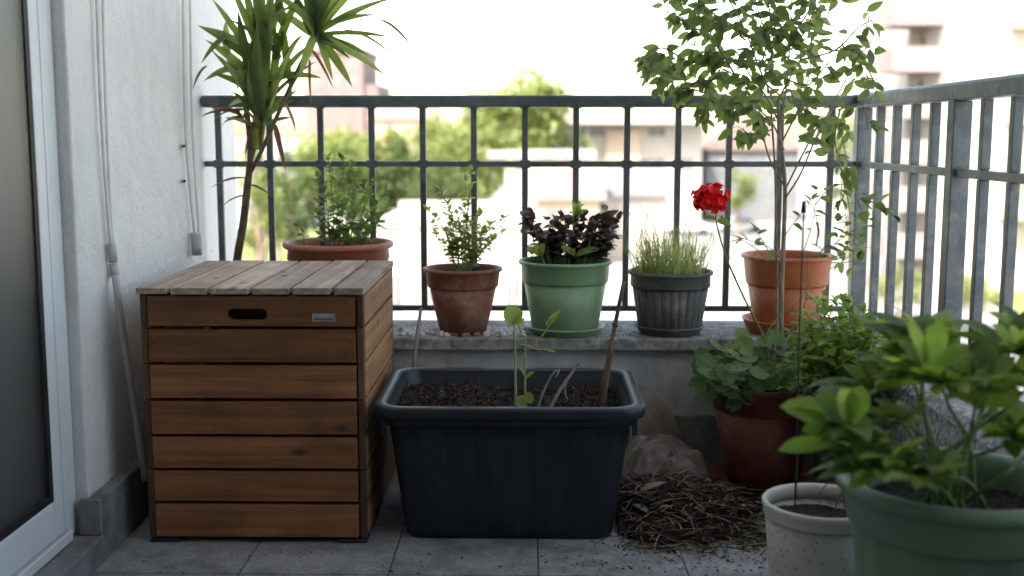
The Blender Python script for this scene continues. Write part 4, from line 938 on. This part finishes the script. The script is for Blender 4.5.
# leaves facing left, nearest
for p0, p1, w_, pale in (((850, 432), (778, 408), 26, False), ((850, 428), (812, 396), 24, False), ((848, 425), (838, 388), 24, False), ((850, 445), (777, 452), 17, True), ((852, 436), (800, 432), 20, False), ((850, 425), (862, 384), 22, False), ((980, 410), (940, 385), 22, False), ((980, 408), (1022, 392), 26, False), ((980, 408), (975, 368), 22, False), ((925, 375), (905, 322), 15, False), ((925, 372), (940, 318), 20, False), ((922, 372), (893, 338), 15, False), ((930, 375), (970, 345), 17, False), ((1010, 352), (990, 325), 15, False), ((1012, 350), (1008, 325), 14, False)):
    pleaf(m2 if pale else ml, p0, p1, 1.74, 1.72, w_, obov, .7, .3, 9)
for pts in (([SG, at(895, 462, 1.72), at(868, 445, 1.74), at(850, 432, 1.74)]), ([SG, at(960, 470, 1.7), at(975, 430, 1.7), at(980, 408, 1.72)]), ([SG, at(1000, 478, 1.7), at(1018, 462, 1.72), at(1040, 450, 1.7)]), ([SG, at(940, 460, 1.72), at(962, 440, 1.72), at(1010, 395, 1.75)])):
    ms.tube(smooth_path(pts), [.004, .0022], 7)
ms.build('stems', 'stem', t); fl_ = ml.build('foliage', 'front', t)
if m2.v: m2.build('pale_leaves', 'front_pale', t)
mv.build('leaf_veins', 'stem_pale', fl_)

# ================================================================== DEBRIS, SACK, FLECKS
pc_ = Vector((atz(680, 500, 0).x, 2.86, 0))
m = MB(); vs = []; n = 60; ext = .30
def hmound(x, y):
    q = math.hypot((x - pc_.x + .03) / .24, (y - pc_.y) / .26)
    return .072 * max(0, 1 - q) ** .9 + .012 * noise.noise(Vector((x * 25, y * 25, 2))) * (1 if q < 1.0 else 0)
idx = {}
for j in range(n + 1):
    for i in range(n + 1):
        x = pc_.x - ext + 2 * ext * i / n; y = pc_.y - ext + 2 * ext * j / n; z_ = hmound(x, y)
        if z_ > .004 and x > tcx + thx - bi + .01 and y < 3.24: idx[(i, j)] = len(vs); vs.append(Vector((x, y, z_)))
m.add(vs, [(idx[(i, j)], idx[(i + 1, j)], idx[(i + 1, j + 1)], idx[(i, j + 1)]) for i in range(n) for j in range(n) if all(k in idx for k in ((i, j), (i + 1, j), (i + 1, j + 1), (i, j + 1)))])
o = m.build('soil_heap', 'soil', loc=pc_); o['kind'] = 'stuff'; o['label'] = 'low heap of dark soil under the dry stems'; o['category'] = 'soil'
m = MB()
for i in range(1500):
    a = rnd(0, 6.283); q = random.random() ** .6 * .27; x = pc_.x - .01 + q * math.cos(a) * 1.05; y = pc_.y - .02 + q * math.sin(a) * 1.05
    if x < tcx + thx - bi + .02 or y > 3.23: continue
    z_ = max(0, hmound(x, y)) + rnd(.001, .022) * (1 if q < .2 else .3)
    an = rnd(0, 6.283); L_ = rnd(.015, .07) if i % 4 else rnd(.07, .17); dd = Vector((math.cos(an), math.sin(an), rnd(-.12, .12)))
    A = Vector((x, y, z_)) - dd * L_ * .5; B = A + dd * L_; A.z = max(A.z, .002); B.z = max(B.z, .002)
    mid = A.lerp(B, .5) + Vector((rnd(-.1, .1) * L_, rnd(-.1, .1) * L_, rnd(0, .10) * L_))
    mid.z = max(mid.z, hmound(mid.x, mid.y) + .002)
    if A.x < tcx + thx - bi + .005 or B.x < tcx + thx - bi + .005: continue
    if i % 5 == 0: m.leaf(A, dd, L_ * .7, rnd(.004, .012), ovate, rnd(-.6, .6), .3, 4, roll=rnd(-.6, .6))
    else: m.tube(smooth_path([A, mid, B], 3), rnd(.0006, .0018), 4)
for i in range(620):   # loose bits across the floor
    x, y = rnd(-.9, .62), rnd(2.0, 2.56)
    if random.random() < .5: x = rnd(.15, .62); y = rnd(2.45, 2.75)
    m.leaf(Vector((x, y, .0015)), Vector((rnd(-1, 1), rnd(-1, 1), .05)), rnd(.004, .014), rnd(.003, .007), ovate, .1, .2, 3)
for i in range(700):
    a = rnd(0, 6.283); q = .16 + abs(random.gauss(0, .10)); x = pc_.x + q * math.cos(a) * 1.15; y = pc_.y - .04 + q * math.sin(a)
    if x < tcx + thx - bi + .012 and y > ty0 + .03 or y > 3.2 or x > .86: continue
    if math.hypot(x - PA.x, y - PA.y) < .16 or math.hypot(x - bk_c.x, y - bk_c.y) < .1: continue
    m.leaf(Vector((x, y, max(.0015, hmound(x, y) + .002))), Vector((rnd(-1, 1), rnd(-1, 1), rnd(-.02, .1))), rnd(.004, .016), rnd(.002, .006), ovate, .1, .2, 2)
for i in range(16):
    a = rnd(0, 6.283); q = random.random() ** .5 * .15; x = pc_.x - .03 + q * math.cos(a); y = pc_.y + q * math.sin(a)
    m.leaf(Vector((x, y, hmound(x, y) + rnd(.008, .022))), Vector((rnd(-1, 1), rnd(-1, 1), rnd(-.1, .2))), rnd(.03, .075), rnd(.012, .024), ovate, rnd(-.5, .8), .25, 6)
o = m.build('plant_debris', 'straw', loc=pc_); o['kind'] = 'stuff'; o['label'] = 'heap of dry cut stems and dead leaves on the floor right of the tub'; o['category'] = 'debris'
m = MB()
for p0, p1, w_ in (((640, 492), (668, 478), .03), ((628, 470), (650, 482), .018), ((672, 500), (680, 520), .012), ((650, 505), (690, 492), .006)):
    a = at(*p0, 2.74); b_ = at(*p1, 2.78); m.leaf(a, b_ - a, (b_ - a).length, w_, ovate, .3, .3, 6)
o = m.build('dry_leaves', 'cloth', loc=at(660, 490, 2.75), solid=.0006); o['kind'] = 'stuff'; o['label'] = 'large pale dead leaves on top of the debris heap'; o['category'] = 'leaves'
# crumpled sacking
m = MB(); nu, nv = 44, 30
def crump(c_, sx_, sy_, sz_, seed, amp):
    vs = []
    for j in range(nv + 1):
        for i in range(nu):
            th = math.pi * j / nv * .62; ph = 2 * math.pi * i / nu
            d_ = Vector((math.sin(th) * math.cos(ph), math.sin(th) * math.sin(ph), math.cos(th)))
            q = Vector((d_.x * 2.0 + seed, d_.y * 2.0, d_.z * 2.0)); rdg = 1 - abs(noise.noise(q * 1.3)) * 2.2
            r_ = 1 + amp * (rdg - .5) + amp * .22 * (1 - 2 * abs(noise.noise(q * 2.6)))
            vs.append(c_ + Vector((d_.x * sx_ * r_, d_.y * sy_ * r_, max(-c_.z + .002, d_.z * sz_ * r_))))
    fs = [(j * nu + i, (j + 1) * nu + i, (j + 1) * nu + (i + 1) % nu, j * nu + (i + 1) % nu) for j in range(nv) for i in range(nu)]
    m.add(vs, fs)
sk = Vector((atz(655, 470, 0).x + .01, 3.10, 0))
def fold(x, y):
    u = x * 1.0 + .35 * y; v = y - .35 * x
    a_ = 1 - abs(noise.noise(Vector((u * 9, v * 24, 4.2)))) * 2.6
    b2 = 1 - abs(noise.noise(Vector((u * 22 + 3, v * 40, 7.7)))) * 2.4
    return a_, b2
nn = 110; idx = {}; vs = []
for j in range(nn + 1):
    for i in range(nn + 1):
        x = -.15 + .29 * i / nn; y = -.13 + .24 * j / nn
        q = math.hypot((x + .01) / .135, y / .115); ed = .12 * noise.noise(Vector((x * 30, y * 30, 1)))
        if q + ed < 1:
            a_, b2 = fold(x, y); z_ = (.125 - .22 * (x + .1)) * (1 - q ** 2.2) ** .7 if q < 1 else 0
            z_ = max(.002, z_ + .030 * a_ * min(1, (1 - q) * 4 + .15) + .009 * b2)
            idx[(i, j)] = len(vs); vs.append(sk + Vector((x + .012 * a_, y - .02 * b2 * .5, z_)))
m.add(vs, [(idx[(i, j)], idx[(i + 1, j)], idx[(i + 1, j + 1)], idx[(i, j + 1)]) for i in range(nn) for j in range(nn) if all(k in idx for k in ((i, j), (i + 1, j), (i + 1, j + 1), (i, j + 1)))])
tag(m.build('crumpled_sack', 'cloth', loc=sk), 'crumpled beige-grey sacking heaped behind the tub against the parapet', 'sack')
m = MB()   # leaning sheet of cardboard/cloth behind
A = [at(632, 384, 3.235), at(650, 380, 3.235), at(668, 402, 3.225), at(684, 440, 3.215), at(692, 468, 3.18)]
Bt = [Vector((p_.x, 3.14 + .01 * math.sin(i * 2), .0 + .004)) for i, p_ in enumerate([at(624, 400, 3.2), at(640, 400, 3.2), at(658, 400, 3.2), at(676, 400, 3.2), at(695, 400, 3.2)])]
rings = [[a.lerp(b_, u) + Vector((0, -.018 * math.sin(u * 5 + i), 0)) for i, (a, b_) in enumerate(zip(A, Bt))] for u in [k / 8 for k in range(9)]]
m.loft(rings, closed=False); tag(m.build('leaning_cloth', 'cloth', loc=sk + Vector((0, .05, 0)), solid=.003, sub=2), 'stiff dark beige cloth leaning on the parapet behind the debris heap', 'cloth')
m = MB()
for i in range(420):
    px = random.choice((rnd(400, 450), rnd(480, 525), rnd(400, 525))); Y_ = rnd(3.27, 3.40); p_ = at(px, 300, Y_); p_.z = LZ + .001
    r_ = rnd(.002, .011) * (1.4 if i % 9 == 0 else 1)
    m.tube([p_, p_ + Vector((rnd(-1, 1) * r_, rnd(-1, 1) * r_, r_ * .5))], r_ * .6, 5)
o = m.build('white_flecks', 'fleck', loc=(0, 3.3, LZ)); o['kind'] = 'stuff'; o['label'] = 'white crumbs scattered on the ledge by the brick-red pot'; o['category'] = 'crumbs'

m = MB()
for i in range(900):
    px = random.choice((463, 565, 670, 786, 565, 670)) + random.gauss(0, 42); p_ = at(px, 300, rnd(3.25, 3.45)); p_.z = LZ + .001
    if abs(p_.x) > .88: continue
    crumbs(m, [p_ + Vector((0, 0, -.001))], 1, .0006, .0028)
o = m.build('spilled_soil', 'crumb', loc=(0, 3.3, LZ), smooth=False); o['kind'] = 'stuff'; o['label'] = 'spilled dark soil crumbs on the ledge between the pots'; o['category'] = 'soil'
# ================================================================== OUTSIDE
M['ground'] = surf('pale_paving', (0.24, 0.235, 0.22), (0.36, 0.35, 0.335), .15, 0.9, 0.1, 2)
M['road'] = surf('pale_asphalt', (0.16, 0.16, 0.16), (0.22, 0.22, 0.22), .3, 0.9, 0.1, 5)
M['lawn'] = surf('lawn', (0.10, 0.14, 0.04), (0.19, 0.22, 0.08), .5, 0.95, .5, 5)
M['white'] = surf('white_render', (0.40, 0.38, 0.355), (0.46, 0.44, 0.415), .4, 0.9, 0)
M['cream'] = surf('cream_render', (0.46, 0.37, 0.28), (0.52, 0.43, 0.34), .4, 0.9, 0)
M['pink'] = surf('pink_render', (0.27, 0.215, 0.21), (0.32, 0.26, 0.255), .4, 0.9, 0)
M['brownpink'] = surf('brown_pink_render', (0.18, 0.135, 0.13), (0.22, 0.17, 0.165), .2, 0.9, 0)
M['tile'] = surf('roof_tile', (0.19, 0.14, 0.125), (0.25, 0.19, 0.17), 1.5, 0.9, 0.4, 3)
M['greyroof'] = surf('grey_roof', (0.12, 0.13, 0.14), (0.17, 0.18, 0.19), .6, 0.8, 0)
M['window'] = surf('window_glass', (0.1, 0.11, 0.12), (0.16, 0.17, 0.18), 1, 0.2, 0)
M['shutter'] = surf('beige_shutter', (0.4, 0.34, 0.27), (0.48, 0.41, 0.33), 2, 0.6, 0)
M['carA'] = surf('car_paint_grey', (0.13, 0.15, 0.19), (0.15, 0.17, 0.21), 2, 0.3, 0)
M['carB'] = surf('car_paint_silver', (0.4, 0.42, 0.45), (0.43, 0.45, 0.48), 2, 0.3, 0)
M['carC'] = surf('car_paint_white', (0.6, 0.6, 0.6), (0.65, 0.65, 0.65), 2, 0.3, 0)
M['far_leaf'] = leafmat('far_hazed_leaves', [(0.13, 0.17, 0.065), (0.19, 0.23, 0.09), (0.27, 0.30, 0.14)], 0.3, 0.7)  # leaf greens lightened to stand in for distance haze
M['far_leaf_dark'] = leafmat('far_dark_leaves', [(0.05, 0.08, 0.035), (0.08, 0.12, 0.05), (0.14, 0.18, 0.08)], 0.3, 0.7)
m = MB(); m.box(-1500, 1500, -400, 2400, GZ - .5, GZ); struct(m.build('ground', 'ground', smooth=False))
m = MB(); m.box(-80, 27.5, 101, 109, GZ + .004, GZ + .012); m.box(16, 24, 40, 101, GZ + .004, GZ + .012); struct(m.build('street', 'road', smooth=False))
m = MB(); m.box(24.5, 60, 30, 68, GZ + .004, GZ + .08); m.box(-40, -10, 30, 110, GZ + .004, GZ + .08); struct(m.build('lawn', 'lawn', smooth=False))
def blk(mb, x0, x1, y0, y1, z0, z1): mb.box(x0, x1, y0, y1, z0, z1)
def X_(px, Y): return at(px, 137, Y).x
def Z_(py, Y): return at(530, py, Y).z
def win(parent, x0, x1, y, z0, z1, mat='window'):
    y -= .003
    m = MB(); m.box(x0, x1, y - .06, y + .12, z0, z1); o = m.build('window', 'white', parent, smooth=False)
    m = MB(); mid = (x0 + x1) / 2; m.box(x0 + .08, mid - .04, y - .09, y - .061, z0 + .08, z1 - .08); m.box(mid + .04, x1 - .08, y - .09, y - .061, z0 + .08, z1 - .08); m.build('pane', mat, o, smooth=False)
# far brown-pink block
Y_ = 150; t = thing('apartment_block', 'distant brownish-pink block rising above the trees behind the strap-leaved plant', 'building', (X_(340, Y_), Y_, GZ))
m = MB(); blk(m, X_(306, Y_), X_(364, Y_), Y_, Y_ + 14, GZ, Z_(52, Y_)); blk(m, X_(364, Y_), X_(378, Y_), Y_ + .5, Y_ + 14, GZ, Z_(84, Y_)); m.build('wall', 'brownpink', t, smooth=False)
for z in (60, 78, 96):
    for px in (314, 332, 350): win(t, X_(px, Y_), X_(px + 9, Y_), Y_, Z_(z + 9, Y_), Z_(z, Y_))
m = MB(); m.box(X_(304, Y_), X_(366, Y_), Y_ - .4, Y_ + 14.4, Z_(52, Y_) + .003, Z_(52, Y_) + .5); m.build('roof', 'tile', t, smooth=False)
# house with grey roof between trees
def gable(t, x0, x1, y0, y1, z0, z1, zr, wall, roof, over=.5, along='x'):
    m = MB(); m.box(x0, x1, y0, y1, z0, z1)
    m.build('wall', wall, t, smooth=False)
    m = MB(); ym = (y0 + y1) / 2
    if along == 'x':
        prof = [(y0 - over, z1 + .01), (ym, zr), (y1 + over, z1 + .01)]
        m.loft([[Vector((x, a, b_)) for a, b_ in prof] for x in (x0 - over, x1 + over)], cap0=True, cap1=True)
    else:
        xm = (x0 + x1) / 2; prof = [(x0 - over, z1 + .01), (xm, zr), (x1 + over, z1 + .01)]
        m.loft([[Vector((a, y, b_)) for a, b_ in prof] for y in (y0 - over, y1 + over)], cap0=True, cap1=True)
    m.build('roof', roof, t, smooth=False)
Y_ = 140; t = thing('house', 'distant pinkish house with dark roof peeping above the trees left of centre', 'building', (X_(400, Y_), Y_, GZ))
gable(t, X_(372, Y_), X_(430, Y_), Y_, Y_ + 10, GZ, Z_(120, Y_), Z_(103, Y_), 'cream', 'tile')
win(t, X_(386, Y_), X_(394, Y_), Y_, Z_(132, Y_), Z_(124, Y_))
# low white flat-roofed building
Y0 = 50; t = thing('flat_roofed_building', 'low white flat-roofed building directly beyond the railing, left of centre', 'building', (X_(450, Y0), Y0, GZ))
z1 = Z_(226, Y0)
m = MB(); m.box(X_(366, Y0), X_(536, Y0), Y0, 63, GZ, z1); m.build('wall', 'white', t, smooth=False)
for yb in (Y0 - .2, 62.9):
    m = MB(); m.box(X_(364, Y0), X_(538, Y0), yb, yb + .3, z1 + .003, z1 + .35); m.build('parapet', 'white', t, smooth=False)
m = MB(); m.box(X_(506, 60), X_(526, 60), 58, 60, z1 + .003, Z_(170, 60)); m.build('stair_tower', 'white', t, smooth=False)
for px in (385, 425, 465, 505): win(t, X_(px, Y0), X_(px + 16, Y0), Y0, GZ + 1.2, GZ + 2.9)
# white villa with canopy
Y_ = 112; t = thing('white_villa', 'large white two-storey house with flat roof and canopy beyond the green pot', 'building', (X_(630, Y_), Y_, GZ))
zr = Z_(124, Y_)
m = MB(); m.box(X_(562, Y_), X_(702, Y_), Y_, Y_ + 14, GZ, zr); m.box(X_(540, Y_), X_(562, Y_), Y_ - 2, Y_ + 14, GZ, Z_(108, Y_)); m.build('wall', 'white', t, smooth=False)
m = MB(); m.box(X_(556, Y_), X_(706, Y_), Y_ - 2.5, Y_ + 14.5, zr + .003, Z_(112, Y_)); m.build('roof', 'white', t, smooth=False)
m = MB(); m.box(X_(606, Y_), X_(640, Y_), Y_ - .5, Y_ - .002, Z_(160, Y_), Z_(131, Y_)); m.build('bay', 'cream', t, smooth=False)
for px, w_ in ((572, 14), (590, 14), (648, 18)): win(t, X_(px, Y_), X_(px + w_, Y_), Y_, Z_(137, Y_), Z_(127, Y_), 'window')
for px, w_ in ((640, 26), (575, 18), (680, 14)): win(t, X_(px, Y_), X_(px + w_, Y_), Y_, Z_(172, Y_), Z_(158, Y_))
m = MB(); m.box(X_(487, 95), X_(596, 95), 95, 100, Z_(159, 95), Z_(150.5, 95)); cn = m.build('canopy', 'white', t, smooth=False)
m = MB()
for px in (510, 528, 590): m.box(X_(px, 95), X_(px + 4, 95), 95.5, 96, GZ, Z_(159, 95) - .003)
m.build('canopy_post', 'white', cn, smooth=False)
m = MB()
for px in (575, 660): m.tube([Vector((X_(px, Y_), Y_ + 5, zr)), Vector((X_(px, Y_), Y_ + 5, zr + 3))], .06, 6); m.tube([Vector((X_(px, Y_) - .7, Y_ + 5, zr + 2.6)), Vector((X_(px, Y_) + .7, Y_ + 5, zr + 2.6))], .04, 6)
m.build('aerial', 'greyroof', t)
Y_ = 78; t = thing('tiled_house', 'low house with pinkish tiled hip roof above the purple-leaved plant', 'building', (X_(565, Y_), Y_, GZ))
gable(t, X_(533, Y_), X_(600, Y_), Y_, Y_ + 9, GZ, Z_(200, Y_), Z_(164, Y_ + 4.5), 'cream', 'tile')
win(t, X_(545, Y_), X_(558, Y_), Y_, Z_(222, Y_), Z_(208, Y_)); win(t, X_(572, Y_), X_(586, Y_), Y_, Z_(222, Y_), Z_(208, Y_))
Y_ = 84; t = thing('grey_roofed_house', 'low house with sloping grey roof beyond the grassy pot', 'building', (X_(640, Y_), Y_, GZ))
gable(t, X_(604, Y_), X_(668, Y_), Y_, Y_ + 8, GZ, Z_(196, Y_), Z_(168, Y_ + 4), 'white', 'greyroof')
win(t, X_(615, Y_), X_(630, Y_), Y_, Z_(215, Y_), Z_(203, Y_))
Y_ = 120; t = thing('gabled_house', 'grey-walled gabled house with pinkish roof behind the young tree trunk', 'building', (X_(760, Y_), Y_, GZ))
gable(t, X_(708, Y_), X_(800, Y_), Y_, Y_ + 10, GZ, Z_(150, Y_), Z_(112, Y_ + 5), 'greyroof', 'tile', along='y')
win(t, X_(722, Y_), X_(734, Y_), Y_, Z_(170, Y_), Z_(158, Y_)); win(t, X_(768, Y_), X_(780, Y_), Y_, Z_(170, Y_), Z_(158, Y_))
# tall apartments on the right
Y_ = 66; t = thing('apartment_building', 'tall white apartment building with pink balconies beyond the side railing', 'building', (X_(960, Y_), Y_, GZ))
m = MB(); m.box(X_(943, Y_), X_(1120, Y_), Y_, Y_ + 14, GZ, 16); m.box(X_(905, Y_ + 4), X_(943, Y_), Y_ + 4, Y_ + 14, GZ, 16); m.build('wall', 'white', t, smooth=False)
for k in range(-1, 6):
    zt_ = Z_(46 + 47 * k, Y_); zb_ = Z_(71 + 47 * k, Y_)
    m = MB(); x0, x1 = X_(893, Y_), X_(943, Y_) - .01
    m.box(x0, x1, Y_ + .6, Y_ + .8, zb_, zt_); m.box(x0, x0 + .2, Y_ + .8, Y_ + 4, zb_, zt_); m.box(x0 + .2, x1, Y_ + .8, Y_ + 3.99, zb_, zb_ + .2)
    bo = m.build('balcony', 'pink', t, smooth=False)
    win(t, X_(915, Y_ + 4), X_(932, Y_ + 4), Y_ + 4, zb_ + .25, zb_ + 2.3)
    if k < 5:
        win(t, X_(953, Y_), X_(975, Y_), Y_, Z_(51 + 47 * k, Y_), Z_(22 + 47 * k + 4, Y_), 'shutter')
        m = MB(); m.box(X_(1003, Y_), X_(1060, Y_), Y_ - 1.3, Y_ - .01, Z_(30 + 47 * k, Y_), Z_(14 + 47 * k, Y_)); m.build('balcony', 'cream', t, smooth=False)
# cars
def car(px, Y, mat, label, ang=0):
    c_ = Vector((X_(px, Y), Y, GZ + .012)); t = thing('parked_car', label, 'car', c_, 'cars parked beyond the houses')
    t.rotation_euler.z = ang
    prof = [(-2.1, .45), (-2.1, .8), (-1.95, .92), (-1.2, 1.0), (-.7, 1.42), (.75, 1.45), (1.45, .98), (2.0, .88), (2.12, .7), (2.12, .45)]
    m = MB(); rings = []
    for y, k in ((-.85, .97), (-.8, 1), (.8, 1), (.85, .97)): rings.append([c_ + Vector((a * k, y * (.86 if z > 1.2 else 1), .3 + (z - .3) * k)) for a, z in prof])
    m.loft(rings, cap0=True, cap1=True); m.build('body', mat, t, smooth=False, bevel=.04)
    m = MB()
    for y in (-.862, .862):
        s_ = -.03 if y < 0 else .03
        pts = [(-1.0, 1.02), (-.62, 1.34), (.68, 1.36), (1.2, 1.02)]
        m.loft([[c_ + Vector((a, y * (.9 if z > 1.2 else 1.0), z)) for a, z in pts], [c_ + Vector((a, y * (.9 if z > 1.2 else 1.0) + s_, z)) for a, z in pts]], cap0=True, cap1=True)
    m.build('window', 'window', t, smooth=False)
    for x in (-1.3, 1.3):
        for y in (-.8, .8):
            m = MB(); m.tube([c_ + Vector((x, y - .1, .31)), c_ + Vector((x, y + .1, .31))], .31, 20); m.build('wheel', 'foot', t, smooth=False)
car(640, 104, 'carA', 'dark blue-grey car parked beyond the grassy pot'); car(742, 106, 'carB', 'silver car parked behind the red flower'); car(690, 104, 'carC', 'white car parked between the grey car and the silver car')
# trees
def far_tree(px, ytop, Y, wpx, mat, label, seed, ybot=None, nleaf=2600, cols=8):
    random.seed(seed)
    x = X_(px, Y); zt_ = Z_(ytop, Y); w_ = wpx / F * Y / 2
    c_ = Vector((x, Y, GZ)); t = thing('tree', label, 'tree', c_, 'trees beyond the balcony')
    H_ = zt_ - GZ; ms = MB(); ml = MB()
    fork = c_ + Vector((0, 0, H_ * .3)); ms.tube(smooth_path([c_, c_ + Vector((rnd(-.1, .1), 0, H_ * .15)), fork]), [H_ * .028, H_ * .018], 8)
    zc = GZ + H_ * .60; hz = H_ * .40; cl = []
    for i in range(cols * 3):
        d_ = rdir(-.85, 1); q = rnd(.35, .85); p_ = Vector((x + d_.x * w_ * q, Y + d_.y * w_ * q, zc + d_.z * hz * q)); cl.append((p_, rnd(.22, .38) * min(w_, hz)))
        if i % 2 == 0: ms.tube(smooth_path([fork, fork.lerp(p_, .5) + Vector((0, 0, .05 * H_)), p_]), [H_ * .009, H_ * .003], 5)
    for i in range(int(nleaf * 1.7)):
        p_, r_ = random.choice(cl); d_ = rdir(); q = p_ + d_ * r_ * rnd(.55, 1.1)
        s_ = rnd(.5, 1.1) * min(w_, hz) * .095
        ml.leaf(q, rdir(), s_ * 1.6, s_, ovate, .4, .2, 2)
    ms.build('trunk', 'bark', t); ml.build('crown', mat, t)
far_tree(256, 108, 46, 66, 'far_leaf', 'light green tree nearest the white wall, behind the strap-leaved trunk', 11, nleaf=2600)
far_tree(296, 140, 50, 66, 'far_leaf_dark', 'lower darker tree behind the left half of the terracotta bowl', 12)
far_tree(326, 118, 84, 92, 'far_leaf', 'broad pale green tree left of the pink-brown block base', 13)
far_tree(360, 132, 76, 84, 'far_leaf_dark', 'dark rounded tree just above the terracotta bowl plant', 14)
far_tree(405, 136, 78, 76, 'far_leaf_dark', 'dark tree behind the gap between bowl and brick-red pot', 15)
far_tree(388, 116, 100, 90, 'far_leaf', 'pale tree showing behind the two darker ones', 16)
far_tree(450, 128, 92, 92, 'far_leaf', 'pale yellow-green tree directly behind the brick-red pot plant', 17)
far_tree(520, 64, 104, 135, 'far_leaf', 'tallest light green tree rising above the railing in the centre', 18, nleaf=3200)
far_tree(482, 104, 98, 90, 'far_leaf', 'medium pale tree at the left foot of the tallest one', 19)
far_tree(426, 112, 118, 70, 'far_leaf', 'farther pale tree between the house roof and the tallest tree', 24)
far_tree(276, 150, 66, 70, 'far_leaf_dark', 'darker bush at the foot of the light green tree nearest the wall', 31)
far_tree(440, 150, 74, 70, 'far_leaf_dark', 'dark green tree low behind the brick-red pot plant', 32)
far_tree(345, 116, 112, 90, 'far_leaf', 'far pale tree directly under the pink-brown block', 33)
far_tree(740, 158, 104, 44, 'far_leaf', 'small light green tree right of the red flower', 20, nleaf=1500)
far_tree(852, 104, 84, 58, 'far_leaf', 'green tree behind the corner of the two railings', 21)
far_tree(905, 262, 55, 60, 'far_leaf', 'low yellow-green shrub at the foot of the pink balconies', 22, nleaf=1500)
far_tree(985, 270, 52, 80, 'far_leaf', 'wide low yellow-green shrub beside the white apartment wall', 23, nleaf=1500)
random.seed(5)
# ================================================================== LIGHT
EL, AZ = R(52), R(28)      # sun behind the viewer and to the left
world = bpy.data.worlds.new('World'); scene.world = world; world.use_nodes = True
nt = world.node_tree; bg = nt.nodes['Background']
sky = nt.nodes.new('ShaderNodeTexSky'); sky.sky_type = 'NISHITA'; sky.sun_disc = False; sky.sun_elevation = EL; sky.air_density = 1.0; sky.dust_density = 2.2; sky.ozone_density = 0.4
tint = N(nt, 'ShaderNodeMix', data_type='RGBA', blend_type='MULTIPLY'); tint.inputs[0].default_value = 1; tint.inputs[7].default_value = (1.0, 0.865, 0.705, 1)
nt.links.new(sky.outputs['Color'], tint.inputs[6]); nt.links.new(tint.outputs[2], bg.inputs['Color']); bg.inputs['Strength'].default_value = 0.15
sd_ = Vector((-math.sin(AZ) * math.cos(EL), -math.cos(AZ) * math.cos(EL), math.sin(EL)))   # towards the sun
sky.sun_rotation = math.atan2(sd_.x, sd_.y)
sun_d = bpy.data.lights.new('sun', 'SUN'); sun_d.energy = 2.0; sun_d.angle = R(0.5); sun_d.color = (1, .95, .88)
sun = bpy.data.objects.new('sun', sun_d); COL.objects.link(sun); sun.rotation_euler = (-sd_).to_track_quat('-Z', 'Y').to_euler(); sun.location = (0, 0, 20)
vs_ = scene.view_settings; vs_.view_transform = 'Standard'; vs_.look = 'None'; vs_.gamma = 1; vs_.use_curve_mapping = False
vs_.exposure = 2.6
